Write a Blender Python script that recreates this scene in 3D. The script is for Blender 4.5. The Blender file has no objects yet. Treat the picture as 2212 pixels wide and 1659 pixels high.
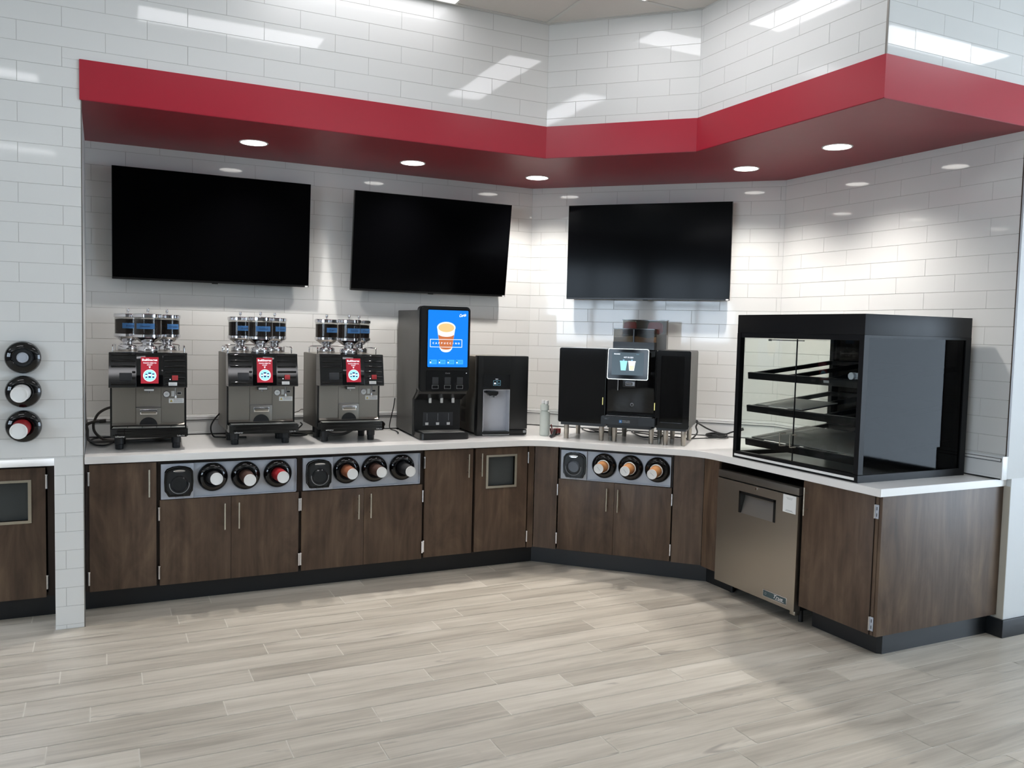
import bpy, bmesh, math, random
from mathutils import Matrix, Vector
random.seed(7)
S = bpy.context.scene
COL = S.collection
PI = math.pi
R = math.radians

# ------------------------------------------------------------------ camera
CAM = Vector((0.4986, -5.3121, 1.682))
yaw, pitch, roll, FPX = -0.4532, -0.0621, 0.0242, 1820.17
fw = Vector((-math.sin(yaw) * math.cos(pitch), math.cos(yaw) * math.cos(pitch), math.sin(pitch)))
rt = Vector((math.cos(yaw), math.sin(yaw), 0)); up = rt.cross(fw)
r2 = rt * math.cos(roll) + up * math.sin(roll); u2 = -rt * math.sin(roll) + up * math.cos(roll)
cd = bpy.data.cameras.new('camera'); cam = bpy.data.objects.new('camera', cd); COL.objects.link(cam)
cd.sensor_fit = 'HORIZONTAL'; cd.sensor_width = 36; cd.lens = FPX / 2212 * 36; cd.clip_start = .05
cam.matrix_world = Matrix(((r2.x, u2.x, -fw.x, CAM.x), (r2.y, u2.y, -fw.y, CAM.y), (r2.z, u2.z, -fw.z, CAM.z), (0, 0, 0, 1)))
S.camera = cam

# ------------------------------------------------------------------ world, exposure
W = bpy.data.worlds.new('world'); S.world = W; W.use_nodes = True
bg = W.node_tree.nodes['Background']; bg.inputs[0].default_value = (.80, .87, 1, 1); bg.inputs[1].default_value = 11.0
S.view_settings.view_transform = 'Standard'; S.view_settings.look = 'None'
S.view_settings.gamma = 1; S.view_settings.use_curve_mapping = False
S.view_settings.exposure = 0.42
S.cycles.max_bounces = 7; S.cycles.diffuse_bounces = 4; S.cycles.glossy_bounces = 4; S.cycles.transmission_bounces = 6
S.cycles.transparent_max_bounces = 12; S.cycles.use_denoising = True
S.cycles.caustics_reflective = False; S.cycles.caustics_refractive = False; S.cycles.sample_clamp_indirect = 4
S.cycles.use_adaptive_sampling = True; S.cycles.adaptive_threshold = .015

TROFFER_POWER = 6.3      # emission strength of ceiling panels
SPOT_W = 62              # watts of each recessed downlight

# daylight portals in the shopfront windows behind the camera (see window_1..4 further down)
WIN = [(-4.8, -2.4), (-2.2, .2), (.4, 2.8), (3.0, 5.4), (6.2, 9.4)]                       # rear wall, x ranges
WINR = [(-9.3, -7.5), (-7.4, -4.4)]     # right side wall, y ranges
WINL = [(-8.9, -6.6), (-6.3, -4.0)]      # left side wall, y ranges
def portal(w, loc, rot):
    ld = bpy.data.lights.new('window_portal', 'AREA'); ld.shape = 'RECTANGLE'; ld.size = w; ld.size_y = 2.8
    ld.cycles.is_portal = True
    lo = bpy.data.objects.new('window_portal', ld); COL.objects.link(lo)
    lo.location = loc; lo.rotation_euler = rot
for a, b in WIN: portal(b - a, ((a + b) / 2, -9.42, 1.7), (R(90), 0, 0))
for a, b in WINR: portal(b - a, (9.56, (a + b) / 2, 1.7), (R(90), 0, R(90)))
for a, b in WINL: portal(b - a, (-5.16, (a + b) / 2, 1.7), (R(90), 0, R(-90)))
for a, b in ():
    ld = bpy.data.lights.new('window_portal', 'AREA'); ld.shape = 'RECTANGLE'; ld.size = b - a; ld.size_y = 2.6
    ld.cycles.is_portal = True
    lo = bpy.data.objects.new('window_portal', ld); COL.objects.link(lo)
    lo.location = ((a + b) / 2, -9.42, 1.6); lo.rotation_euler = (R(90), 0, 0)

# ------------------------------------------------------------------ materials
def lin(c):
    return tuple((x / 255 / 12.92 if x / 255 <= .04045 else ((x / 255 + .055) / 1.055) ** 2.4) for x in c) + (1,)
M = {}
def mat(name, rgb=(200, 200, 200), rough=.5, metal=0, spec=.5, emit=None, es=1, coat=0, bump=None, aniso=0):
    m = bpy.data.materials.new(name); m.use_nodes = True
    nt = m.node_tree; b = nt.nodes['Principled BSDF']
    b.inputs['Base Color'].default_value = lin(rgb); b.inputs['Roughness'].default_value = rough
    b.inputs['Metallic'].default_value = metal; b.inputs['Specular IOR Level'].default_value = spec
    b.inputs['Coat Weight'].default_value = coat; b.inputs['Coat Roughness'].default_value = .05
    if emit:
        b.inputs['Emission Color'].default_value = lin(emit); b.inputs['Emission Strength'].default_value = es
    tc = nt.nodes.new('ShaderNodeTexCoord'); nz = nt.nodes.new('ShaderNodeTexNoise')
    nt.links.new(tc.outputs['Object'], nz.inputs['Vector']); nz.inputs['Scale'].default_value = (bump or (9, .0))[0]
    # slight procedural variation of roughness; optional bump
    mr = nt.nodes.new('ShaderNodeMapRange'); mr.inputs['To Min'].default_value = max(0.0, rough * .97); mr.inputs['To Max'].default_value = rough * 1.03
    nt.links.new(nz.outputs['Fac'], mr.inputs['Value']); nt.links.new(mr.outputs[0], b.inputs['Roughness'])
    if bump:
        bp = nt.nodes.new('ShaderNodeBump'); bp.inputs['Distance'].default_value = .001; bp.inputs['Strength'].default_value = bump[1]
        nt.links.new(nz.outputs['Fac'], bp.inputs['Height']); nt.links.new(bp.outputs[0], b.inputs['Normal'])
    M[name] = m
    return m
def ramp(nt, fac, stops):
    r = nt.nodes.new('ShaderNodeValToRGB'); e = r.color_ramp.elements
    while len(e) < len(stops): e.new(.5)
    for k, (p, c) in enumerate(stops): e[k].position = p; e[k].color = lin(c)
    nt.links.new(fac, r.inputs[0]); return r.outputs[0]
def glassy(name, tint=(235, 240, 240), rough=.02, refl=1.0, ior=1.45):
    m = bpy.data.materials.new(name); m.use_nodes = True; nt = m.node_tree; nt.nodes.remove(nt.nodes['Principled BSDF'])
    out = nt.nodes['Material Output']; tr = nt.nodes.new('ShaderNodeBsdfTransparent'); gl = nt.nodes.new('ShaderNodeBsdfGlossy')
    fr = nt.nodes.new('ShaderNodeFresnel'); mx = nt.nodes.new('ShaderNodeMixShader'); mu = nt.nodes.new('ShaderNodeMath'); mu.operation = 'MULTIPLY'
    tr.inputs[0].default_value = lin(tint); gl.inputs['Roughness'].default_value = rough; fr.inputs[0].default_value = ior
    mu.inputs[1].default_value = refl; mu.use_clamp = True
    ge = nt.nodes.new('ShaderNodeNewGeometry'); sb = nt.nodes.new('ShaderNodeMath'); sb.operation = 'SUBTRACT'; sb.inputs[0].default_value = 1
    m2 = nt.nodes.new('ShaderNodeMath'); m2.operation = 'MULTIPLY'
    nt.links.new(ge.outputs['Backfacing'], sb.inputs[1]); nt.links.new(fr.outputs[0], mu.inputs[0]); nt.links.new(mu.outputs[0], m2.inputs[0]); nt.links.new(sb.outputs[0], m2.inputs[1]); nt.links.new(m2.outputs[0], mx.inputs[0])
    nt.links.new(tr.outputs[0], mx.inputs[1]); nt.links.new(gl.outputs[0], mx.inputs[2]); nt.links.new(mx.outputs[0], out.inputs[0])
    M[name] = m; return m

mat('tile', (224, 224, 221), .05, spec=.42)
mat('grout', (188, 186, 182), .8)
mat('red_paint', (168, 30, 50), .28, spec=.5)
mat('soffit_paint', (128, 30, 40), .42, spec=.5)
mat('wall_paint', (214, 216, 216), .55)
mat('room_paint', (150, 146, 143), .7)
mat('bead', (126, 122, 116), .35, metal=.6)
mat('bead_brown', (70, 58, 50), .4)
mat('strip_beige', (196, 190, 176), .5)
mat('rubber', (22, 25, 28), .42)
mat('slab', (240, 239, 236), .2, bump=(140, .03))
mat('ledge', (226, 227, 226), .3)
mat('ceiling_board', (206, 203, 198), .9, bump=(90, .9))
mat('tee_bar', (200, 200, 196), .5)
mat('steel', (176, 170, 160), .30, metal=1)
mat('steel_fascia', (168, 165, 158), .36, metal=1)
mat('side_gray', (132, 127, 118), .42, metal=.3)
mat('steel_dark', (112, 108, 102), .42, metal=.8)
mat('panel_steel', (180, 186, 196), .42, metal=.15)
mat('chrome', (225, 225, 228), .06, metal=1)
mat('handle_metal', (196, 190, 176), .25, metal=.9)
mat('black_gloss', (7, 7, 8), .05, spec=.5)
mat('black_satin', (15, 16, 17), .33)
mat('black_soft', (24, 25, 27), .5)
mat('flap_gray', (62, 66, 66), .35)
mat('lid_back', (150, 152, 154), .25)
mat('charcoal', (44, 46, 50), .45)
mat('case_black', (13, 14, 16), .45, spec=.22)
mat('dispenser_side', (74, 73, 71), .42, metal=.25)
mat('screen_black', (3, 3, 4), .10, spec=.08)
mat('tv_edge', (12, 12, 13), .3)
mat('white_plastic', (226, 226, 224), .35)
mat('lid_white', (236, 236, 234), .4)
mat('cup_rim', (240, 240, 238), .45)
mat('kraft', (176, 122, 72), .6)
mat('cup_brown', (72, 50, 42), .5)
mat('cup_dark', (34, 34, 36), .5)
mat('cup_red', (150, 30, 36), .45)
mat('cup_gold', (140, 84, 56), .5)
mat('cardboard_lavender', (186, 189, 196), .4)
mat('paper', (228, 230, 228), .6)
mat('ink', (40, 44, 60), .6)
mat('ink_gray', (150, 152, 155), .6)
mat('tape_blue', (62, 116, 172), .7, bump=(300, .3))
mat('button_red', (176, 52, 56), .5)
mat('led_yellow', (200, 196, 130), .5, emit=(220, 215, 140), es=.5)
mat('shelf_gray', (112, 112, 110), .5)
mat('tray_gray', (172, 172, 168), .45, metal=.2)
mat('powder_cream', (206, 198, 182), .9)
mat('powder_tan', (172, 146, 122), .9)
mat('pack_pink', (214, 118, 122), .6)
mat('badge_teal', (58, 78, 82), .4)
mat('bottle_plastic', (206, 212, 204), .3)
mat('tool_red', (150, 20, 26), .4)
mat('hose_gray', (104, 100, 95), .5)
mat('warn_yellow', (190, 170, 90), .5)
# luminous screens
def lum(n, c, s=1.0): mat(n, (0, 0, 0), .2, spec=.3, emit=c, es=s)
lum('ui_red', (156, 38, 52), 1.0); lum('ui_white', (240, 245, 255), 1.2); lum('ui_cyan', (150, 226, 250), 1.1)
lum('ui_navy', (20, 30, 90), .8); lum('ui_blue', (20, 120, 225), 1.05); lum('ui_blue2', (60, 160, 235), 1.05)
lum('ui_cup_white', (228, 240, 240), 1.1); lum('ui_coffee', (222, 190, 130), 1.0); lum('ui_sleeve', (188, 108, 66), 1.0)
lum('ui_slate', (50, 66, 74), .9); lum('ui_icecup', (140, 208, 226), 1.1); lum('ui_iced', (206, 206, 176), 1.1); lum('ui_dim', (120, 170, 190), .8)
lum('ui_sky', (120, 168, 196), .8)
mat('screen_glass_dark', (6, 7, 9), .06, spec=.25)
glassy('hopper_plastic', (214, 210, 203), .05, .35)
lum('troffer_lens', (252, 251, 255), TROFFER_POWER)
lum('troffer_lens_soft', (252, 251, 255), 2.6)
lum('downlight_lens', (255, 250, 242), 8)
mat('reflector', (225, 225, 222), .25, metal=.7)
glassy('jar_glass', (222, 222, 220), .03, 1.0)
glassy('clear_glass', (248, 250, 248), .01, .6)
glassy('side_glass', (92, 104, 112), .03, .27)
glassy('smoke_plastic', (190, 193, 196), .08, 1.3)
glassy('clear_plastic', (248, 249, 249), .06, .9)
glassy('window_glass', (236, 242, 244), .01, .8)
glassy('dark_window', (70, 76, 80), .03, 1.2)

def wood(name, c0, c1, c2):
    m = mat(name, rough=.42, spec=.35); nt = m.node_tree; b = nt.nodes['Principled BSDF']
    tc = nt.nodes.new('ShaderNodeTexCoord'); oi = nt.nodes.new('ShaderNodeObjectInfo')
    mp = nt.nodes.new('ShaderNodeMapping'); mp.inputs['Scale'].default_value = (6, 6, 1.7)
    ad = nt.nodes.new('ShaderNodeVectorMath'); ad.operation = 'ADD'
    ml = nt.nodes.new('ShaderNodeMath'); ml.operation = 'MULTIPLY'; ml.inputs[1].default_value = 30
    nt.links.new(oi.outputs['Random'], ml.inputs[0]); nt.links.new(tc.outputs['Object'], mp.inputs[0])
    nt.links.new(mp.outputs[0], ad.inputs[0]); nt.links.new(ml.outputs[0], ad.inputs[1])
    n1 = nt.nodes.new('ShaderNodeTexNoise'); n1.inputs['Scale'].default_value = 1.0; n1.inputs['Detail'].default_value = 5; n1.inputs['Distortion'].default_value = 1.6
    n1.inputs['Roughness'].default_value = .6
    nt.links.new(ad.outputs[0], n1.inputs['Vector'])
    mp2 = nt.nodes.new('ShaderNodeMapping'); mp2.inputs['Scale'].default_value = (3.5, 3.5, .5); nt.links.new(ad.outputs[0], mp2.inputs[0])
    n2 = nt.nodes.new('ShaderNodeTexNoise'); n2.inputs['Scale'].default_value = 1.6; n2.inputs['Detail'].default_value = 4; nt.links.new(mp2.outputs[0], n2.inputs['Vector'])
    mx = nt.nodes.new('ShaderNodeMath'); mx.operation = 'MULTIPLY_ADD'; mx.inputs[1].default_value = .35; nt.links.new(n2.outputs['Fac'], mx.inputs[0])
    sc = nt.nodes.new('ShaderNodeMath'); sc.operation = 'MULTIPLY'; sc.inputs[1].default_value = .65; nt.links.new(n1.outputs['Fac'], sc.inputs[0]); nt.links.new(sc.outputs[0], mx.inputs[2])
    nt.links.new(ramp(nt, mx.outputs[0], [(.32, c0), (.5, c1), (.68, c2)]), b.inputs['Base Color'])
    return m
wood('walnut', (64, 50, 40), (87, 70, 57), (108, 89, 71))
wood('walnut_dark', (34, 26, 22), (42, 32, 27), (50, 39, 32))

def floor_mat():
    m = mat('plank_tile', rough=.36, spec=.4); nt = m.node_tree; b = nt.nodes['Principled BSDF']
    at = nt.nodes.new('ShaderNodeAttribute'); at.attribute_name = 'plank'; sp = nt.nodes.new('ShaderNodeSeparateColor'); nt.links.new(at.outputs['Color'], sp.inputs[0])
    tc = nt.nodes.new('ShaderNodeTexCoord'); of = nt.nodes.new('ShaderNodeCombineXYZ')
    for k, s in ((0, 23), (1, 31), (2, 17)):
        mu = nt.nodes.new('ShaderNodeMath'); mu.operation = 'MULTIPLY'; mu.inputs[1].default_value = s
        nt.links.new(sp.outputs[k % 2], mu.inputs[0]); nt.links.new(mu.outputs[0], of.inputs[k])
    def layer(sc, detail, dist):
        mp = nt.nodes.new('ShaderNodeMapping'); mp.inputs['Scale'].default_value = sc; nt.links.new(tc.outputs['Object'], mp.inputs[0])
        ad = nt.nodes.new('ShaderNodeVectorMath'); ad.operation = 'ADD'; nt.links.new(mp.outputs[0], ad.inputs[0]); nt.links.new(of.outputs[0], ad.inputs[1])
        n = nt.nodes.new('ShaderNodeTexNoise'); n.inputs['Scale'].default_value = 1; n.inputs['Detail'].default_value = detail; n.inputs['Distortion'].default_value = dist
        n.inputs['Roughness'].default_value = .6
        nt.links.new(ad.outputs[0], n.inputs['Vector']); return n.outputs['Fac']
    def lk(op, a, bb, c=None):
        q = nt.nodes.new('ShaderNodeMath'); q.operation = op
        for i, v in enumerate((a, bb, c)):
            if v is None: continue
            if isinstance(v, (int, float)): q.inputs[i].default_value = v
            else: nt.links.new(v, q.inputs[i])
        return q.outputs[0]
    broad = layer((1.1, 11, 1), 4, .5); fine = layer((2.5, 60, 1), 3, .2)
    f = lk('ADD', lk('MULTIPLY', broad, .62), lk('MULTIPLY', fine, .25)); f = lk('ADD', f, lk('MULTIPLY', sp.outputs[0], .14))
    c = ramp(nt, f, [(.31, (164, 156, 143)), (.46, (191, 183, 169)), (.58, (206, 198, 184)), (.72, (218, 211, 198))])
    knot = layer((2.2, 15, 1), 2, 1.2)
    kf = ramp(nt, knot, [(.66, (0, 0, 0)), (.76, (255, 255, 255))])
    mx = nt.nodes.new('ShaderNodeMix'); mx.data_type = 'RGBA'
    km = lk('MULTIPLY', kf, .5); nt.links.new(km, mx.inputs['Factor']); nt.links.new(c, mx.inputs['A']); mx.inputs['B'].default_value = lin((104, 98, 92))
    nt.links.new(mx.outputs['Result'], b.inputs['Base Color'])
floor_mat()
mat('floor_grout', (222, 217, 206), .8)

def beans_mat():
    m = mat('coffee_beans', rough=.55, spec=.4); nt = m.node_tree; b = nt.nodes['Principled BSDF']
    tc = nt.nodes.new('ShaderNodeTexCoord'); v = nt.nodes.new('ShaderNodeTexVoronoi'); v.inputs['Scale'].default_value = 110
    nt.links.new(tc.outputs['Object'], v.inputs['Vector'])
    nt.links.new(ramp(nt, v.outputs['Distance'], [(.0, (62, 42, 32)), (.6, (22, 15, 12))]), b.inputs['Base Color'])
beans_mat()
def steel_brushed():
    m = mat('steel_brushed', (176, 170, 160), .36, metal=1); nt = m.node_tree; b = nt.nodes['Principled BSDF']
    tc = nt.nodes.new('ShaderNodeTexCoord'); mp = nt.nodes.new('ShaderNodeMapping'); mp.inputs['Scale'].default_value = (4, 4, 500)
    n = nt.nodes.new('ShaderNodeTexNoise'); n.inputs['Scale'].default_value = 1; nt.links.new(tc.outputs['Object'], mp.inputs[0]); nt.links.new(mp.outputs[0], n.inputs['Vector'])
    mr = nt.nodes.new('ShaderNodeMapRange'); mr.inputs['To Min'].default_value = .28; mr.inputs['To Max'].default_value = .42
    nt.links.new(n.outputs['Fac'], mr.inputs['Value']); nt.links.new(mr.outputs[0], b.inputs['Roughness'])
steel_brushed()

# ------------------------------------------------------------------ mesh builder
class MB:
    def __init__(s): s.bm = bmesh.new(); s.mats = []; s.X = Matrix.Identity(4)
    def mi(s, m):
        if m not in s.mats: s.mats.append(m)
        return s.mats.index(m)
    def _face(s, vs, m):
        try: f = s.bm.faces.new(vs)
        except ValueError: return None
        f.material_index = s.mi(m); return f
    def v(s, p): return s.bm.verts.new(s.X @ Vector(p))
    def box(s, x0, x1, y0, y1, z0, z1, m, bev=0, seg=2):
        n0 = len(s.bm.verts)
        vs = [s.v(p) for p in ((x0, y0, z0), (x1, y0, z0), (x1, y1, z0), (x0, y1, z0), (x0, y0, z1), (x1, y0, z1), (x1, y1, z1), (x0, y1, z1))]
        fs = [s._face([vs[i] for i in q], m) for q in ((0, 3, 2, 1), (4, 5, 6, 7), (0, 1, 5, 4), (1, 2, 6, 5), (2, 3, 7, 6), (3, 0, 4, 7))]
        if bev:
            es = list({e for f in fs for e in f.edges})
            bmesh.ops.bevel(s.bm, geom=es, offset=bev, segments=seg, profile=.6, affect='EDGES', clamp_overlap=True)
        return s
    def prism(s, poly, axis, a, b, m, bev=0):
        def P(u, w, t): return {'x': (t, u, w), 'y': (u, t, w), 'z': (u, w, t)}[axis]
        A = [s.v(P(u, w, a)) for u, w in poly]; B = [s.v(P(u, w, b)) for u, w in poly]
        fs = [s._face(A, m), s._face(B[::-1], m)]; n = len(poly)
        for i in range(n): fs.append(s._face([A[i], B[i], B[(i + 1) % n], A[(i + 1) % n]], m))
        fs = [f for f in fs if f]
        bmesh.ops.recalc_face_normals(s.bm, faces=fs)
        if bev:
            es = list({e for f in fs[:2] for e in f.edges})
            bmesh.ops.bevel(s.bm, geom=es, offset=bev, segments=2, affect='EDGES', clamp_overlap=True)
        return s
    def ring(s, outer, inner, axis, a, b, m):
        "frame between two same-length outlines"
        def P(u, w, t): return {'x': (t, u, w), 'y': (u, t, w), 'z': (u, w, t)}[axis]
        L = [[s.v(P(u, w, t)) for u, w in pl] for pl, t in ((outer, a), (inner, a), (inner, b), (outer, b))]
        n = len(outer); fs = []
        for k in range(4):
            A, B = L[k], L[(k + 1) % 4]
            for i in range(n): fs.append(s._face([A[i], A[(i + 1) % n], B[(i + 1) % n], B[i]], m))
        bmesh.ops.recalc_face_normals(s.bm, faces=[f for f in fs if f]); return s
    def lathe(s, prof, c, m, axis='z', n=28, ms=None, a0=0, a1=2 * PI):
        full = abs(a1 - a0 - 2 * PI) < 1e-6; rows = []; cnt = n if full else n + 1
        for r, h in prof:
            row = []
            for k in range(cnt):
                a = a0 + (a1 - a0) * k / n; x, y = r * math.cos(a), r * math.sin(a)
                p = (x, y, h) if axis == 'z' else ((x, -h, y) if axis == '-y' else (h, x, y))
                row.append(s.v((c[0] + p[0], c[1] + p[1], c[2] + p[2])) if (r > 1e-6 or k == 0) else row[0])
            rows.append(row)
        fs = []
        for i in range(len(rows) - 1):
            mm = ms[i] if ms else m
            for k in range(n):
                k2 = (k + 1) % cnt; q = []
                for v in (rows[i][k], rows[i][k2], rows[i + 1][k2], rows[i + 1][k]):
                    if v not in q: q.append(v)
                if len(q) > 2: fs.append(s._face(q, mm))
        bmesh.ops.recalc_face_normals(s.bm, faces=[f for f in fs if f]); return s
    def cyl(s, c, r, h, m, axis='z', n=20, r1=None): return s.lathe([(0, 0), (r, 0), (r if r1 is None else r1, h), (0, h)], c, m, axis, n)
    def tube(s, pts, r, m, n=8, sub=5, zmin=None):
        P = [Vector(p) for p in pts]; Q = []
        for i in range(len(P) - 1):
            a, b, c, d = P[max(i - 1, 0)], P[i], P[i + 1], P[min(i + 2, len(P) - 1)]
            for k in range(sub):
                t = k / sub; Q.append(.5 * ((2 * b) + (c - a) * t + (2 * a - 5 * b + 4 * c - d) * t * t + (-a + 3 * b - 3 * c + d) * t ** 3))
        Q.append(P[-1]); rows = []; N = None
        if zmin is not None:
            for q in Q: q.z = max(q.z, zmin)
        for i, q in enumerate(Q):
            T = (Q[min(i + 1, len(Q) - 1)] - Q[max(i - 1, 0)]).normalized()
            if N is None: N = T.orthogonal().normalized()
            else: N = (N - T * N.dot(T)).normalized()
            B = T.cross(N); rows.append([s.v(q + (N * math.cos(2 * PI * k / n) + B * math.sin(2 * PI * k / n)) * r) for k in range(n)])
        for i in range(len(rows) - 1):
            for k in range(n): s._face([rows[i][k], rows[i][(k + 1) % n], rows[i + 1][(k + 1) % n], rows[i + 1][k]], m)
        s._face(rows[0][::-1], m); s._face(rows[-1], m); return s
    def text(s, txt, x, y, z, h, m, width=None, shear=0, fn=None, bold=0):
        "flat lettering facing -y, centred on (x, z)"
        cu = bpy.data.curves.new('lettering', 'FONT'); cu.body = txt; cu.align_x = 'CENTER'; cu.align_y = 'CENTER'; cu.resolution_u = 2; cu.shear = shear; cu.offset = bold
        o = bpy.data.objects.new('lettering', cu); COL.objects.link(o); bpy.context.view_layer.update()
        me = bpy.data.meshes.new_from_object(o.evaluated_get(bpy.context.evaluated_depsgraph_get()))
        bpy.data.objects.remove(o); bpy.data.curves.remove(cu)
        if me.vertices:
            xs = [v.co.x for v in me.vertices]; ys = [v.co.y for v in me.vertices]; kz = h / (max(ys) - min(ys)); kx = width / (max(xs) - min(xs)) if width else kz
            cx, cy = (max(xs) + min(xs)) / 2, (max(ys) + min(ys)) / 2; vs = []
            for v in me.vertices:
                p = (x + (v.co.x - cx) * kx, y, z + (v.co.y - cy) * kz)
                vs.append(s.v(fn(p) if fn else p))
            for f in me.polygons: s._face([vs[i] for i in f.vertices], m)
        bpy.data.meshes.remove(me); return s
    def build(s, name, parent=None, smooth=35):
        me = bpy.data.meshes.new(name); s.bm.to_mesh(me); s.bm.free()
        for m in s.mats: me.materials.append(M[m])
        if smooth: me.shade_smooth(); me.set_sharp_from_angle(angle=R(smooth))
        o = bpy.data.objects.new(name, me); COL.objects.link(o)
        if parent: o.parent = parent
        return o
def rrect(x0, x1, z0, z1, r, n=5):
    out = []
    for cx, cz, a in ((x1 - r, z1 - r, 0), (x0 + r, z1 - r, 90), (x0 + r, z0 + r, 180), (x1 - r, z0 + r, 270)):
        for k in range(n + 1): t = R(a + 90 * k / n); out.append((cx + r * math.cos(t), cz + r * math.sin(t)))
    return out

# plan frames: A back wall run, B diagonal run, C right run, D end facing the room
FR = {'A': ((0, 0), 0), 'B': ((3.2829, 0), -45), 'C': ((4.1119, -.8290), -90), 'D': ((4.1119, -2.2714), 0)}
def at(seg, s, t, z=0, rot=0):
    (ox, oy), d = FR[seg]; a = R(d)
    return (ox + s * math.cos(a) - t * math.sin(a), oy + s * math.sin(a) + t * math.cos(a), z), a + R(rot)
def tag(o, label=None, cat=None, group=None, kind=None):
    if label: o['label'] = label
    if cat: o['category'] = cat
    if group: o['group'] = group
    if kind: o['kind'] = kind
    return o
def thing(name, label, cat, loc, group=None):
    o = bpy.data.objects.new(name, None); COL.objects.link(o); o.empty_display_size = .05
    o.location = loc[0]; o.rotation_euler = (0, 0, loc[1]); return tag(o, label, cat, group)
def place(o, loc): o.location = loc[0]; o.rotation_euler = (0, 0, loc[1]); return o
def part(mb, name, parent, label=None, smooth=35):
    o = mb.build(name, parent, smooth)
    if label: o['label'] = label
    return o

# ------------------------------------------------------------------ structure: walls of real tiles
PITCH, Z0T, ZC = .1031, .023, 3.742
def sub_rect(r, h):
    x0, x1, z0, z1 = r; a0, a1, b0, b1 = h
    if a0 >= x1 or a1 <= x0 or b0 >= z1 or b1 <= z0: return [r]
    out = []
    if b0 > z0: out.append((x0, x1, z0, b0))
    if b1 < z1: out.append((x0, x1, b1, z1))
    m0, m1 = max(z0, b0), min(z1, b1)
    if a0 > x0: out.append((x0, a0, m0, m1))
    if a1 < x1: out.append((a1, x1, m0, m1))
    return out
def tiled(name, seg, t, s0, s1, z0, z1, jo, je, L=.4125, holes=(), thick=.1, e0=0, e1=0):
    mb = MB(); g = .0010; rnd = random.Random(name + seg)
    back = [(s0 + e0, s1 - e1, z0, z1)]
    for h in holes: back = [q for r in back for q in sub_rect(r, h)]
    for q in back: mb.box(q[0], q[1], .0015, thick, q[2], q[3], 'grout')
    k = int((z0 - Z0T) // PITCH)
    while Z0T + k * PITCH < z1:
        a, b = Z0T + k * PITCH, Z0T + (k + 1) * PITCH; j = jo if k % 2 else je
        x = j + math.floor((s0 - j) / L) * L
        while x < s1:
            rs = [(max(x, s0) + g * (x > s0), min(x + L, s1) - g * (x + L < s1), max(a + g, z0), min(b - g, z1))]
            for h in holes: rs = [q for r in rs for q in sub_rect(r, h)]
            ta, tb = rnd.gauss(0, .0014), rnd.gauss(0, .0022)
            for (u0, u1, w0, w1) in rs:
                if u1 - u0 < .004 or w1 - w0 < .004: continue
                cx, cz = (u0 + u1) / 2, (w0 + w1) / 2; ch = .0006
                def y(u, w): return (u - cx) * ta + (w - cz) * tb
                F = [mb.v((u, y(u, w), w)) for u, w in ((u0 + ch, w0 + ch), (u1 - ch, w0 + ch), (u1 - ch, w1 - ch), (u0 + ch, w1 - ch))]
                B = [mb.v((u, .0016, w)) for u, w in ((u0, w0), (u1, w0), (u1, w1), (u0, w1))]
                mb._face(F, 'tile')
                for i in range(4): mb._face([F[i], B[i], B[(i + 1) % 4], F[(i + 1) % 4]], 'tile')
            x += L
        k += 1
    o = mb.build(name, smooth=None); place(o, at(seg, 0, t)); return tag(o, kind='structure')

TB = -.2005                                   # tile face of pier and bulkhead
TR = -.2106                                   # red fascia face
ZR0, ZR1 = 2.853, 3.064
tiled('wall_left', 'A', TB, -5.2, 3.2829 + TB * .4142, 0, ZC, .7275, .934, holes=[(-5.3, .262, 0, .944), (.402, 9, 0, ZR1 - .005)], thick=.14, e1=-.06)
cAB, cBC = (3.2829 + TB * .4142), None
tiled('wall_upper_corner', 'B', TB, -TB * .4142, 1.1724 + TB * .4142, ZR1 - .005, ZC, .489, .695, thick=.10, e0=-.06, e1=-.06)
tiled('wall_upper_right', 'C', TB, -TB * .4142, 1.5137, ZR1 - .005, ZC, .735, .520, thick=.10, e0=-.06, e1=.006)
tiled('wall_upper_end', 'D', -.0713, TB, 5.5, ZR1 - .005, ZC, .201, -.003, thick=.10, e0=.004)
tiled('wall_back', 'A', .905, .402, 3.6719, 0, ZR0 + .02, .437, .643, L=.4155, thick=.1, e1=-.08)
tiled('wall_corner', 'B', .915, -.3649, 1.6109, 0, ZR0 + .02, .129, -.073, L=.4125, thick=.1, e0=-.08, e1=-.08)
tiled('wall_right', 'C', .957, -.3369, 1.471, 0, ZR0 + .02, .261, .055, L=.4135, thick=.1, e0=-.08, e1=.012, holes=[(1.33, 1.6, -.1, .9155)])

# red fascia bands
def band(name, seg, t, s0, s1, m='red_paint'):
    mb = MB(); mb.box(s0, s1, 0, .14, ZR0, ZR1, m); o = mb.build(name); place(o, at(seg, 0, t)); tag(o, kind='structure')
def fascia():
    o1 = [(.396, TR), (3.1957, TR)]
    pts = [(.396, TR), (3.1957, TR), (3.9013, -.9163), (3.9013, -2.3527), (9.6, -2.3527)]
    inn = [(.396, TR + .11), (3.1957 + .0456, TR + .11), (3.9013 + .11, -.9163 + .0456), (3.9013 + .11, -2.3527 + .11), (9.6, -2.3527 + .11)]
    for i in range(4):
        mb = MB(); q = [pts[i], pts[i + 1], inn[i + 1], inn[i]]
        mb.prism(q, 'z', ZR0, ZR1, 'red_paint', bev=.002); tag(mb.build('trim_%d' % (i + 1)), kind='structure')
fascia()
mb = MB()
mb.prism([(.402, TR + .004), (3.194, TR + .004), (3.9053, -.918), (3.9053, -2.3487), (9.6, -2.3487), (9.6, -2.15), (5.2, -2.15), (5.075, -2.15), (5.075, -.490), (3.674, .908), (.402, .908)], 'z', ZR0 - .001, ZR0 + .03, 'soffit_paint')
tag(mb.build('ceiling_soffit'), kind='structure')
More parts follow.
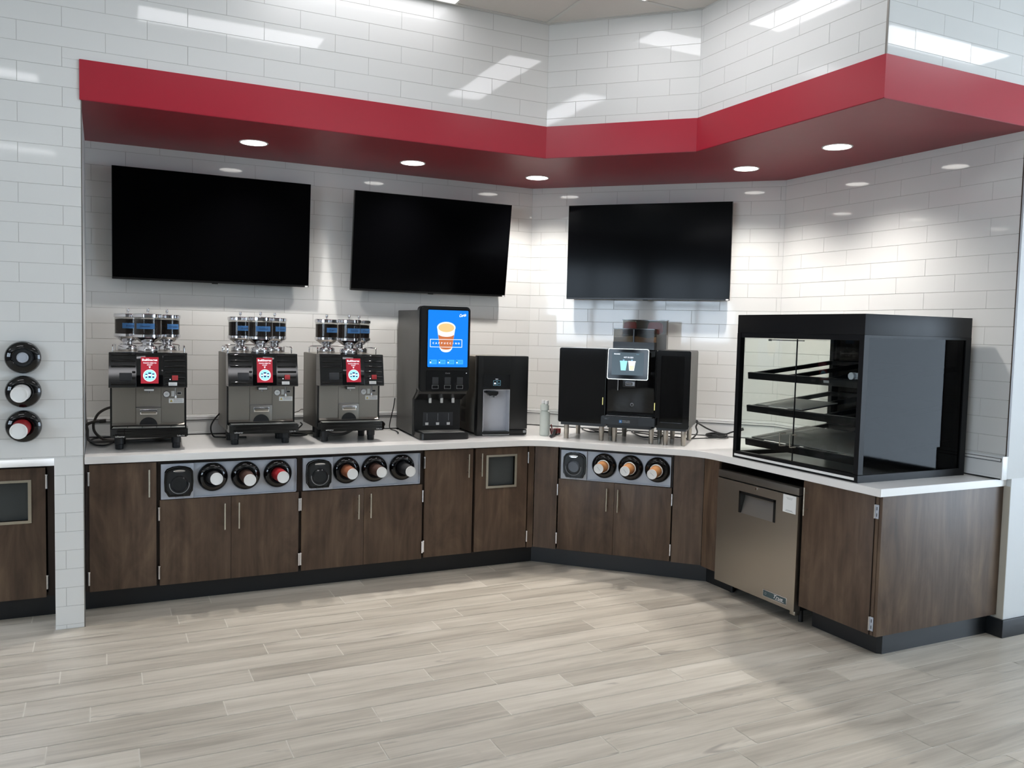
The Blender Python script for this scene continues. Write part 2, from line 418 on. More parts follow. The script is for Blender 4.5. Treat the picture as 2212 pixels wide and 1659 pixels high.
# inner end of the alcove beside the pier, metal corner beads
mb = MB(); mb.box(.27, .402, TB + .16, .98, 0, ZC, 'wall_paint'); mb.box(.262, .40, TB + .003, .0, 0, .944, 'wall_paint')
tag(mb.build('wall_alcove_end'), kind='structure')
mb = MB(); mb.box(.4015, .4065, TB - .001, TB + .014, 0, ZR0, 'bead'); tag(mb.build('trim_5'), kind='structure')
mb = MB(); mb.box(3.905, 3.9115, -2.3525 + .003, -2.340, ZR1, ZC, 'bead'); tag(mb.build('trim_6'), kind='structure')
# painted return wall at the right
mb = MB(); mb.box(5.1275, 9.6, -2.300, -2.08, 0, .92, 'wall_paint', bev=.004); mb.box(5.083, 9.6, -2.300, -2.08, .916, ZR0, 'wall_paint', bev=.004); tag(mb.build('wall_return'), kind='structure')
mb = MB(); mb.box(5.1255, 5.1275, -2.298, -2.236, .10, .872, 'strip_beige'); tag(mb.build('trim_7'), kind='structure')
mb = MB(); mb.box(5.066, 5.0825, -2.303, -2.296, 1.047, ZR0, 'bead_brown'); tag(mb.build('trim_8'), kind='structure')
mb = MB(); mb.box(5.110, 9.6, -2.312, -2.2995, 0, .105, 'rubber', bev=.004); mb.box(5.110, 5.128, -2.305, -2.205, 0, .104, 'rubber', bev=.003); tag(mb.build('baseboard_right'), kind='structure')
# rubber toe-kick base under the cabinets
def base_run():
    t = .112
    pts = [(.404, t), (3.2829 + t * .4142, t), (4.1119 + t, -.829 + t * .4142), (4.1119 + t, -1.03)]
    inn = [(.404, t + .02), (3.2829 + (t + .02) * .4142, t + .02), (4.1119 + t + .02, -.829 + (t + .02) * .4142), (4.1119 + t + .02, -1.03)]
    n = ['baseboard_back', 'baseboard_corner', 'baseboard_corner_end']
    for i in range(3):
        mb = MB(); mb.prism([pts[i], pts[i + 1], inn[i + 1], inn[i]], 'z', 0, .124, 'rubber'); tag(mb.build(n[i]), kind='structure')
    x, y = 4.1119 + .125, -2.2714 + .06
    mb = MB(); mb.prism([(x, -1.735), (x, y + .02), (x + .02, y), (5.126, y), (5.126, y + .02), (x + .02, y + .02), (x + .02, -1.735)], 'z', 0, .122, 'rubber'); tag(mb.build('baseboard_end'), kind='structure')
base_run()
# floor of separate planks
def build_floor():
    mb = MB(); mb.box(-5.2, 9.6, -9.5, 1.05, -.06, -.0012, 'floor_grout')
    lay = mb.bm.loops.layers.color.new('plank')
    PW, PL = .1580, .9470; off = [.878, .172, .899, .51, .31, .66, .187, .443, .030, .292, .620, .216, .553, .035, .47, .094, .916, .75]
    rnd = random.Random(3)
    for j in range(-8, 60):
        y1 = -.190 - j * PW; y0 = y1 - PW
        if y1 < -9.5 or y0 > 1.0: continue
        o = off[j] if 0 <= j < len(off) else rnd.random() * PL
        x = o + math.floor((-5.2 - o) / PL) * PL
        while x < 9.6:
            g = .0027; a, b = max(x + g, -5.2), min(x + PL - g, 9.6)
            if b > a:
                vs = [mb.v(p) for p in ((a, max(y0, -9.5) + g * .8, 0), (b, max(y0, -9.5) + g * .8, 0), (b, y1 - g * .8, 0), (a, y1 - g * .8, 0))]
                f = mb._face(vs, 'plank_tile'); c = (rnd.random(), rnd.random(), rnd.random(), 1)
                for l in f.loops: l[lay] = c
            x += PL
    tag(mb.build('floor', smooth=None), kind='structure')
build_floor()
# lay-in ceiling with tee grid; cut-outs are the light fittings themselves
mb = MB(); mb.box(-5.2, 9.6, -9.5, TB + .1, ZC, ZC + .05, 'ceiling_board')
x = 3.18 - 1.25 * 7
while x < 9.6: mb.box(x - .012, x + .012, -9.5, TB, ZC - .005, ZC, 'tee_bar'); x += 1.25
y = -.215 - .0
while y > -9.5: mb.box(-5.2, 9.6, y - .012, y + .012, ZC - .0052, ZC - .0002, 'tee_bar'); y -= .625
# wall angle along the bulkhead
mb.box(.40, 3.20, TB - .02, TB, ZC - .004, ZC, 'tee_bar')
tag(mb.build('ceiling', smooth=None), kind='structure')
mb = MB(); mb.box(-.0, 1.1724, TB - .02, TB, ZC - .004, ZC, 'tee_bar'); o = mb.build('trim_9'); place(o, at('B', 0, 0)); tag(o, kind='structure')
# rest of the shop: glazed fronts behind and beside the camera
WN = [0]
def shop_wall(name, s0, s1, wins, loc, rot, seglen=None):
    mb = MB(); xs = [s0] + [v for w in wins for v in w] + [s1]
    for i in range(0, len(xs), 2): mb.box(xs[i], xs[i + 1], 0, .1, 0, ZC, 'room_paint')
    zs = 1.45 if 'left' in name else .08 if 'right' in name else .3
    for a, b in wins: mb.box(a, b, 0, .1, 0, zs, 'room_paint'); mb.box(a, b, 0, .1, 3.1, ZC, 'room_paint')
    o = mb.build(name, smooth=None); place(o, (loc, rot)); tag(o, kind='structure')
    for a, b in wins:
        WN[0] += 1; mb = MB(); mb.box(a, b, .045, .055, zs, 3.1, 'window_glass')
        for xx in ((a, b - .06) if 'right' in name else (a, (a + b) / 2 - .03, b - .06)): mb.box(xx, xx + .06, .02, .08, zs, 3.1, 'charcoal')
        for zz in ((zs, 3.04) if 'right' in name else (zs, 2.3, 3.04)): mb.box(a, b, .02, .08, zz, zz + .06, 'charcoal')
        o = mb.build('window_%d' % WN[0]); place(o, (loc, rot)); tag(o, kind='structure')
shop_wall('wall_front', -9.6, 5.2, [(-b, -a) for a, b in WIN], (0, -9.46, 0), PI)
shop_wall('wall_far_right', 2.1, 9.5, [(-b, -a) for a, b in WINR[::-1]], (9.6, 0, 0), -PI / 2)
shop_wall('wall_far_left', -9.5, .1, WINL, (-5.2, 0, 0), PI / 2)

# ------------------------------------------------------------------ ceiling lights
LT = [(1.325, -1.35, 0, 'slim ceiling light panel mirrored in the white tiles above the left screen'),
      (3.365, -1.49, 1, 'slim ceiling light panel running towards the room in front of the tiled corner'),
      (1.90, -.385, 0, 'bright ceiling light panel hard against the white tiled bulkhead, at the top edge'),
      (5.72, -3.5, 0, 'ceiling light panel in front of the tiled bulkhead end, over the right floor')]
GRP = 'ceiling light panels over the open floor, out of view'
LT += [(-.58, -3.45, 0, None), (2.6, -3.5, 0, None), (-.6, -6.85, 0, None), (2.6, -6.85, 0, None), (5.72, -6.85, 0, None), (8.4, -3.5, 0, None), (8.4, -6.85, 0, None), (-3.6, -3.45, 0, None), (-3.6, -6.85, 0, None)]
for x, y, v, lab in LT:
    a, b = (.615, .152) if not v else (.152, .63)
    t = thing('ceiling_light', lab or 'slim white light panel in the ceiling over the open shop floor', 'ceiling light', ((x, y, ZC - .012), 0), None if lab else GRP)
    mb = MB(); mb.ring([(-a, -b), (a, -b), (a, b), (-a, b)], [(-a + .012, -b + .012), (a - .012, -b + .012), (a - .012, b - .012), (-a + .012, b - .012)], 'z', -.003, .010, 'tee_bar'); part(mb, 'frame', t)
    mb = MB(); mb.box(-a + .012, a - .012, -b + .012, b - .012, .002, .009, 'troffer_lens_soft' if y > -1 else 'troffer_lens'); part(mb, 'diffuser', t)
DL = [((1.38, .37), 'recessed round downlight in the red soffit above the left screen'),
      ((2.475, .43), 'recessed round downlight in the red soffit above the middle screen'),
      ((3.475, .45), 'recessed round downlight in the red soffit near the back corner'),
      ((4.532, -.666), 'recessed round downlight in the red soffit past the right end of the third screen'),
      ((4.53, -1.477), 'recessed round downlight in the red soffit above the glass food case')]
for (x, y), lab in DL:
    zs = ZR0 - .001
    t = thing('recessed_downlight', lab, 'ceiling light', ((x, y, zs), 0), 'round downlights in the red soffit')
    mb = MB(); mb.lathe([(.080, .0), (.081, -.003), (.089, -.004), (.091, 0)], (0, 0, 0), 'white_plastic', n=32); part(mb, 'trim_ring', t)
    mb = MB(); mb.lathe([(.081, -.0022), (.078, -.0014), (.03, -.0012), (0, -.0012)], (0, 0, 0), 'downlight_lens', n=32)
    part(mb, 'lens', t)
    ld = bpy.data.lights.new('downlight_lamp', 'SPOT'); ld.energy = SPOT_W; ld.spot_size = R(126); ld.spot_blend = 1.0; ld.shadow_soft_size = .035; ld.color = (1, .955, .91)
    lo = bpy.data.objects.new('downlight_lamp', ld); COL.objects.link(lo); lo.location = (x, y, zs - .02)

# ------------------------------------------------------------------ worktop
def fillet(P, C, N, L, n=8):
    C, P, N = Vector(C), Vector(P), Vector(N); a = C + (P - C).normalized() * L; b = C + (N - C).normalized() * L; out = []
    for k in range(n + 1): t = k / n; out.append(tuple(a * (1 - t) ** 2 + C * 2 * t * (1 - t) + b * t * t))
    return out
P0, P1, P2, P3 = (.404, 0), (3.2829, 0), (4.1119, -.829), (4.1119, -2.2714)
poly = [P0] + fillet(P0, P1, P2, .16) + fillet(P1, P2, P3, .15) + [(4.1119, -2.2664), (4.1169, P3[1])] + [(5.1245, P3[1]), (5.1245, -2.24), (5.067, -2.24), (5.067, -.4915), (3.671, .903), (.404, .903)]
wt = thing('countertop', 'long white stone worktop bending round the corner under all the machines', 'worktop', ((0, 0, 0), 0))
mb = MB(); mb.prism(poly, 'z', .872, .914, 'slab', bev=.002); part(mb, 'slab', wt)
for seg, t, s0, s1 in (('A', .905, .404, 3.6719), ('B', .915, -.3649, 1.6109), ('C', .957, -.3369, 1.462)):
    mb = MB(); h = .030
    mb.box(s0, s1, -h, -.001, .9145, .922, 'black_satin')
    mb.box(s0, s1, -h, -.001, .922, .934, 'ledge'); mb.box(s0, s1, -h + .005, -.001, .934, 1.014, 'ledge')
    mb.box(s0, s1, -h + .002, -.001, 1.0135, 1.0165, 'ink_gray'); mb.box(s0, s1, -h, -.001, 1.0165, 1.036, 'ledge', bev=.003); mb.box(s0, s1, -.012, -.001, 1.036, 1.047, 'ledge')
    o = part(mb, 'backsplash', wt); place(o, at(seg, 0, t))
mb = MB(); mb.box(0, .046, 0, .008, .9145, 1.047, 'ledge', bev=.003); o = part(mb, 'backsplash_end_cap', wt); o.location = (5.036, -2.302, 0)

nk = MB(); nk.box(-5.1, .259, 0, .5, .872, .914, 'slab', bev=.002)
nk.box(-5.1, .259, -.001, .5, .9142, .918, 'ledge')
tag(nk.build('left_countertop'), 'short white stone worktop in the tiled recess at the left edge', 'worktop')

# ------------------------------------------------------------------ cabinets
def door(par, x0, x1, z0, z1, handle=None, hinge=None, hole=None, hz=None, hinge_z=None):
    d = MB()
    if hole:
        a0, a1, b0, b1 = hole
        d.ring([(x0, z0), (x1, z0), (x1, z1), (x0, z1)], [(a0, b0), (a1, b0), (a1, b1), (a0, b1)], 'y', .033, .052, 'walnut')
    else: d.box(x0, x1, .033, .052, z0, z1, 'walnut', bev=.0012)
    o = part(d, 'door', par)
    if hole:
        f = MB(); f.ring([(a0 - .017, b0 - .016), (a1 + .017, b0 - .016), (a1 + .017, b1 + .014), (a0 - .017, b1 + .014)], [(a0, b0), (a1, b0), (a1, b1), (a0, b1)], 'y', .027, .050, 'handle_metal')
        part(f, 'opening_frame', o)
        f = MB(); f.box(a0 - .01, a1 + .01, .060, .066, b0 - .01, b1 + .01, 'flap_gray'); part(f, 'flap', o)
    if handle is not None:
        zt = hz or z1 - .036; h = MB(); h.cyl((handle, .002, zt - .162), .0055, .162, 'handle_metal', n=12)
        for q in (.034, .128): h.cyl((handle, .033, zt - q), .004, .031, 'handle_metal', axis='-y', n=8)
        part(h, 'handle', o)
    if hinge is not None:
        for zc in (hinge_z or (z1 - .082, z0 + .078)):
            h = MB(); h.cyl((hinge, .028, zc - .037), .0058, .074, 'chrome', n=10); h.cyl((hinge, .028, zc + .037), .0075, .006, 'chrome', n=10); h.box(hinge - .004, hinge + .004, .028, .05, zc - .036, zc + .036, 'steel')
            part(h, 'hinge', o)
    return o
def carcass(par, x0, x1, z0=.124, z1=.868, depth=.85, open_top=None):
    c = MB(); T = .018
    c.box(x0, x0 + T, .056, depth, z0, z1, 'walnut_dark'); c.box(x1 - T, x1, .056, depth, z0, z1, 'walnut_dark')
    c.box(x0 + T, x1 - T, .056, depth, z0, z0 + T, 'walnut_dark'); c.box(x0 + T, x1 - T, .056, depth, z1 - T, z1, 'walnut_dark'); c.box(x0 + T, x1 - T, depth - T, depth, z0 + T, z1 - T, 'walnut_dark')
    part(c, 'carcass', par)
def disp_panel(par, x0, x1, xs, z0, z1):
    p = MB(); p.box(x0, xs - .002, .030, .055, z0, z1, 'panel_steel', bev=.001); part(p, 'lid_panel', par)
    p = MB(); p.box(xs, x1, .046, .055, z0, z1, 'panel_steel'); p.box(xs, x1, .034, .046, z0, z0 + .005, 'panel_steel'); p.box(x1 - .004, x1, .034, .046, z0, z1, 'panel_steel'); p.box(xs, x1, .034, .046, z1 - .003, z1, 'panel_steel'); part(p, 'cup_panel', par)
A0 = at('A', 0, 0)
k = thing('base_cabinet', 'single-door walnut cabinet beside the white tiled pier', 'cabinet', A0)
carcass(k, .408, .789); door(k, .426, .781, .122, .862, handle=.741, hinge=.4235, hz=.824)
f = MB(); f.box(.406, .4245, .040, .056, .124, .868, 'walnut_dark'); part(f, 'filler_strip', k)
k = thing('base_cabinet', 'walnut cup cabinet with two doors, nearer the tiled pier of the pair', 'cabinet', A0)
carcass(k, .790, 1.626); door(k, .799, 1.2035, .120, .633, handle=1.165, hinge=.7955, hz=.597); door(k, 1.2055, 1.6145, .120, .633, handle=1.248, hinge=1.618, hz=.597); disp_panel(k, .806, 1.600, .990, .637, .848)
k = thing('base_cabinet', 'walnut cup cabinet with two doors under the third coffee brewer and tall dispenser', 'cabinet', A0)
carcass(k, 1.627, 2.452); door(k, 1.633, 2.0385, .122, .634, handle=1.999, hinge=1.6295, hz=.598); door(k, 2.0405, 2.445, .122, .634, handle=2.080, hinge=2.448, hz=.600); disp_panel(k, 1.641, 2.427, 1.832, .640, .848)
k = thing('base_cabinet', 'plain single-door walnut cabinet between the cup holders and the square waste opening', 'cabinet', A0)
carcass(k, 2.453, 2.826); door(k, 2.461, 2.815, .128, .862, handle=2.774, hinge=2.4575, hz=.830)
k = thing('waste_cabinet', 'walnut cabinet with a metal-framed square waste opening near the inside corner', 'cabinet', A0)
carcass(k, 2.828, 3.262); door(k, 2.835, 3.240, .131, .862, handle=2.873, hinge=3.2455, hole=(2.931, 3.137, .593, .799), hz=.832)
f = MB(); f.prism([(3.2500, .034), (3.2960, .034), (3.3040, .053), (3.2500, .053)], 'z', .126, .870, 'walnut'); part(f, 'filler_panel', k)
f = MB(); f.box(2.90, 3.18, .22, .60, .143, .60, 'charcoal', bev=.02); part(f, 'bin', k)
B0 = at('B', 0, 0)
k = thing('base_cabinet', 'walnut cup cabinet set diagonally across the corner with two doors', 'cabinet', B0)
carcass(k, .168, .976)
door(k, .171, .5745, .132, .642, handle=.529, hinge=.166, hz=.606); door(k, .5765, .9745, .132, .640, handle=.608, hinge=.978, hz=.605); disp_panel(k, .186, .964, .376, .645, .851)
f = MB(); f.box(-.010, .160, .036, .055, .128, .870, 'walnut'); part(f, 'filler_panel', k)
f = MB(); f.box(.984, 1.1865, .036, .055, .128, .870, 'walnut'); part(f, 'filler_panel', k)
C0 = at('C', 0, 0)
k = thing('blind_cabinet', 'narrow walnut blank cabinet front between the corner cabinet and the steel refrigerator', 'cabinet', C0)
f = MB(); f.box(-.011, .138, .035, .053, .124, .870, 'walnut', bev=.001); f.box(.120, .138, .053, .85, .124, .870, 'walnut_dark'); part(f, 'panel', k)
k = thing('end_cabinet', 'walnut end cabinet with one door and broad end panel below the food case', 'cabinet', C0)
carcass(k, .884, 1.402, depth=.88)
door(k, .884, 1.384, .124, .864, handle=.921, hz=.830)
f = MB(); f.box(1.3855, 1.3885, .030, .055, .124, .868, 'walnut_dark'); f.box(1.389, 1.409, .036, .060, .124, .868, 'walnut'); f.box(1.4095, 1.412, .04, .06, .124, .868, 'walnut_dark'); part(f, 'corner_post', k)
for zc in (.786, .186):
    h = MB(); h.box(1.384, 1.4115, .0315, .0355, zc - .037, zc + .037, 'panel_steel', bev=.001); h.cyl((1.3865, .0300, zc - .037), .004, .074, 'chrome', n=8)
    for q in (-.017, .017): h.box(1.399, 1.403, .0305, .0315, zc + q - .009, zc + q + .009, 'black_satin')
    part(h, 'hinge', k)
f = MB(); f.box(1.412, 1.431, .036, 1.010, .124, .870, 'walnut', bev=.001); part(f, 'side_panel', k)
# left edge cabinet in the recess
k = thing('waste_cabinet', 'walnut cabinet at the left edge with a metal-framed waste opening', 'cabinet', A0)
carcass(k, -.30, .256, depth=.5); door(k, -.26, .207, .120, .858, hinge=.212, hole=(-.12, .121, .566, .780), hinge_z=(.778, .205))
f = MB(); f.box(.217, .256, .040, .056, .124, .866, 'walnut_dark'); part(f, 'filler_strip', k)
mb = MB(); mb.box(-5.1, .258, .09, .11, 0, .122, 'rubber'); tag(mb.build('baseboard_left'), kind='structure')
k = thing('base_cabinet', 'run of walnut cabinet continuing past the left picture edge', 'cabinet', A0)
carcass(k, -1.2, -.302, depth=.5); door(k, -1.19, -.31, .12, .858)

# ------------------------------------------------------------------ cup and lid dispensers
def cup_ring(seg, s, z, label, t=.046, r=.0875, name='cup_dispenser', group='round black cup dispensers'):
    k = thing(name, label, 'cup dispenser', at(seg, s, t, z), group)
    mb = MB(); mb.lathe([(r * .96, .0), (r, .004), (r, .012), (r * .93, .024), (r * .80, .033), (r * .66, .036), (r * .64, .030)], (0, 0, 0), 'black_gloss', '-y', 40); part(mb, 'bezel', k)
    mb = MB(); mb.lathe([(r * .65, .028), (r * .60, .026), (.046, .020), (.043, .008), (.043, -.008 if seg != 'P' else .002)], (0, 0, 0), 'black_soft', '-y', 40); part(mb, 'gasket', k)
    return k
def cup(seg, s, z, body, label, reach=.15, t=.046, r=.036, dx=0, dz=0, lid=True, group='paper cups in the dispensers', flip=True, base='lid_white', rimline=False, slit=None):
    k = thing('paper_cup', label, 'cup', at(seg, s, t, z), group)
    a = math.atan2(dx, reach); b = math.atan2(dz, reach)
    k.rotation_euler = (Matrix.Rotation(k.rotation_euler[2], 3, 'Z') @ Matrix.Rotation(a, 3, 'Z') @ Matrix.Rotation(-b, 3, 'X')).to_euler()
    mb = MB(); mb.lathe([(.0405, .0), (.0415, .002), (r + .002, reach - .030), (r, reach - .006)], (0, 0, 0), body, '-y', 32)
    if rimline:
        mb.lathe([(.044, .036), (.0455, .040), (.044, .046), (.0405, .047)], (0, 0, 0), 'cup_rim', '-y', 32)
    part(mb, 'sleeve', k)
    mb = MB(); mb.lathe([(r, reach - .007), (r, reach), (r - .003, reach), (r - .0035, reach - .005), (0, reach - .005)], (0, 0, 0), base, '-y', 32)
    if slit is not None:
        mb.X = Matrix.Rotation(slit, 4, 'Y'); mb.box(-.016, .016, -reach + .0035, -reach + .005, -.0008, .0008, 'ink_gray'); mb.X = Matrix.Identity(4)
    part(mb, 'base', k)
A1 = [(1.098, .757, 'cup_dark', (.006, .011), 'white-bottomed paper cup with a dark grey sleeve in the left cup cabinet'),
      (1.290, .756, 'cup_brown', (.005, -.006), 'white-bottomed paper cup with a brown sleeve in the left cup cabinet'),
      (1.484, .758, 'cup_red', (.008, -.001), 'white-bottomed paper cup with a red and gold sleeve in the left cup cabinet')]
nm = ['first', 'middle', 'last']
for i, (s, z, b, d, l) in enumerate(A1):
    cup_ring('A', s, z, 'round black cup dispenser, %s of three in the left cup cabinet' % nm[i]); cup('A', s, z, b, l, dx=d[0], dz=d[1])
A2 = [(1.922, .756, 'cup_gold', (.003, -.002), 'white-bottomed paper cup with a gold and red sleeve in the second cup cabinet'),
      (2.109, .757, 'cup_brown', (.008, -.002), 'white-bottomed paper cup with a brown sleeve in the second cup cabinet'),
      (2.299, .758, 'cup_dark', (.014, -.008), 'white-bottomed paper cup with a black sleeve in the second cup cabinet')]
for i, (s, z, b, d, l) in enumerate(A2):
    cup_ring('A', s, z, 'round black cup dispenser, %s of three in the second cup cabinet' % nm[i]); cup('A', s, z, b, l, dx=d[0], dz=d[1], r=.0345)
B1 = [(.498, .758, (-.004, .001), .9, 'first'), (.686, .758, (-.010, -.002), .9, 'middle'), (.872, .757, (-.012, -.008), .7, 'last')]
for i, (s, z, d, sl, n_) in enumerate(B1):
    cup_ring('B', s, z, 'round black cup dispenser, %s of three in the diagonal corner cabinet' % n_)
    cup('B', s, z, 'kraft', 'white-bottomed kraft brown paper cup, %s of three in the corner cabinet' % n_, dx=d[0], dz=d[1], reach=.165, r=.0335, rimline=True, slit=sl, group='kraft paper cups in the corner cabinet')
# three on the tiled pier
for z, n_ in ((1.485, 'topmost'), (1.305, 'middle'), (1.122, 'lowest')):
    k = thing('cup_dispenser', 'round black cup dispenser on the white tiled pier, %s of three' % n_, 'cup dispenser', at('A', .1235, TB, z), 'round black cup dispensers on the pier')
    r = .0845
    mb = MB(); mb.lathe([(r * .97, .0), (r, .004), (r, .030), (r * .94, .044), (r * .80, .052), (r * .60, .055), (.047, .052)], (0, 0, 0), 'black_gloss', '-y', 40); part(mb, 'bezel', k)
    mb = MB(); mb.lathe([(.048, .051), (.044, .046), (.030, .044), (.030, .002), (0, .002)] if n_ == 'topmost' else [(.048, .051), (.044, .046), (.044, .002), (0, .002)], (0, 0, 0), 'black_soft', '-y', 40); part(mb, 'gasket', k)
k = thing('plastic_cup', 'clear plastic cup bottom in the topmost dispenser on the pier', 'cup', at('A', .1235, TB, 1.485))
mb = MB(); mb.lathe([(.029, .035), (.0265, .058), (.024, .060), (.022, .056), (0, .056)], (0, 0, 0), 'panel_steel', '-y', 28); part(mb, 'base', k)
for z, dx, body, lab in ((1.305, -.006, 'lid_white', 'large white cup bottom in the middle dispenser on the pier'), (1.122, -.010, 'cup_red', 'red cup with white bottom in the lowest dispenser on the pier')):
    k = thing('paper_cup', lab, 'cup', at('A', .1215 + dx * .2, TB, z)); rr = .150 if body == 'cup_red' else .120
    k.rotation_euler = (R(4.5), 0, R(-4))
    mb = MB(); mb.lathe([(.0430, .0), (.0435, .05), (.041, rr - .03), (.0395, rr - .008)], (0, 0, 0), body, '-y', 36); part(mb, 'sleeve', k)
    mb = MB(); mb.lathe([(.0400, rr - .010), (.0415, rr - .004), (.0400, rr), (.036, rr), (.035, rr - .006), (0, rr - .006)], (0, 0, 0), 'lid_white', '-y', 36); part(mb, 'base', k)
# smoke-coloured lid dispensers
def lid_disp(seg, s, z, label, lid=False):
    k = thing('lid_dispenser', label, 'lid dispenser', at(seg, s, .030, z), 'smoky lid dispensers in the cup cabinets')
    ol = [(-.079, -.055), (-.082, 0), (-.079, .062), (-.066, .080), (-.035, .092), (0, .096), (.035, .092), (.066, .080), (.079, .062), (.082, 0), (.079, -.055), (.070, -.066), (.062, -.088), (-.058, -.088), (-.070, -.066)]
    mb = MB(); mb.prism(ol, 'y', -.012, 0, 'black_gloss', bev=.004); mb.prism([(x * .86, z_ * .86) for x, z_ in ol], 'y', -.0135, -.0118, 'lid_back')
    inn = [(x * .88, z_ * .88) for x, z_ in ol]; mid = [(x * .97, z_ * .97) for x, z_ in ol]
    mb.ring(mid, inn, 'y', -.030, -.011, 'black_gloss'); part(mb, 'housing', k)
    mb = MB(); mb.prism([(x * .90, z_ * .90) for x, z_ in ol], 'y', -.046, -.028, 'smoke_plastic', bev=.006)
    mb.lathe([(.050, .030), (.047, .056), (.040, .062)], (0, 0, -.008), 'smoke_plastic', '-y', 32)
    mb.lathe([(.0525, .0475), (.0535, .0495), (.0565, .0475)], (0, 0, -.010), 'lid_back', '-y', 32, a0=PI * .95, a1=2.05 * PI)
    for q in (-.022, .018): mb.box(q, q + .004, -.052, -.03, -.088, -.052, 'clear_plastic')
    mb.box(-.024, .026, -.052, -.046, -.090, -.078, 'clear_plastic'); part(mb, 'cover', k, 'smoky clear cover')
    mb = MB(); mb.lathe([(0, -.002), (.030, 0), (.034, .004), (.030, .008), (0, .006)], (0, 0, 0), 'chrome' if not lid else 'chrome', '-y', 24)
    mb.X = Matrix.Identity(4); bmesh.ops.scale(mb.bm, vec=(1, 1, .28), verts=mb.bm.verts); bmesh.ops.translate(mb.bm, vec=(0, -.046, .070), verts=mb.bm.verts); part(mb, 'finger_grip', k)
    if lid:
        l = thing('frosted_disc_lid', 'frosted plastic lid behind the smoky cover in the corner cabinet', 'lid', at(seg, s, .028, z - .003))
        mb = MB(); mb.lathe([(0, .004), (.041, .004), (.043, .012), (.040, .026), (.028, .0275), (0, .0275)], (0, 0, 0), 'cardboard_lavender', '-y', 36); mb.build('lid_body', l)
        l.location = at(seg, s, .021, z - .003)[0]
lid_disp('A', .9045, .741, 'smoky lid dispenser in the left cup cabinet'); lid_disp('A', 1.738, .743, 'smoky lid dispenser in the second cup cabinet'); lid_disp('B', .289, .747, 'smoky lid dispenser in the diagonal corner cabinet', lid=True)

# ------------------------------------------------------------------ wall screens
def tv(seg, s0, s1, z0, z1, label, lean=0, t=.80):
    w, h = s1 - s0, z1 - z0; k = thing('wall_screen', label, 'television', at(seg, (s0 + s1) / 2, t, (z0 + z1) / 2), 'black wall screens')
    k.rotation_euler[0] = R(lean)
    mb = MB(); mb.box(-w / 2, w / 2, .002, .035, -h / 2, h / 2, 'tv_edge', bev=.002); mb.box(-w * .3, w * .3, .035, .060, -h * .38, h * .30, 'black_satin', bev=.01); part(mb, 'housing', k)
    mb = MB(); mb.box(-w / 2 + .003, w / 2 - .003, 0, .002, -h / 2 + .014, h / 2 - .003, 'screen_black'); part(mb, 'screen', k)
    mb = MB(); mb.box(-w / 2 + .003, w / 2 - .003, .0, .003, -h / 2 + .001, -h / 2 + .012, 'tv_edge'); mb.box(-.02, .02, .004, .02, -h / 2 - .006, -h / 2, 'tv_edge', bev=.002); part(mb, 'lower_bezel', k)
    mb = MB(); mb.box(w / 2 - .026, w / 2 - .006, -.001, .0025, -h / 2 + .001, -h / 2 + .011, 'white_plastic'); part(mb, 'sticker', k)
    mb = MB(); mb.box(-.10, .10, .055, .100 if seg == 'A' else .112, -.18, -.02, 'black_satin'); part(mb, 'wall_bracket', k)
tv('A', .5575, 1.836, 1.963, 2.690, 'black wall screen nearest the tiled pier', lean=4, t=.790)
tv('A', 2.143, 3.401, 1.955, 2.676, 'black wall screen above the tall drink dispenser, leaning forward', lean=7.3, t=.768)
tv('B', -.023, 1.243, 1.953, 2.690, 'black wall screen on the diagonal wall above the glossy espresso equipment')

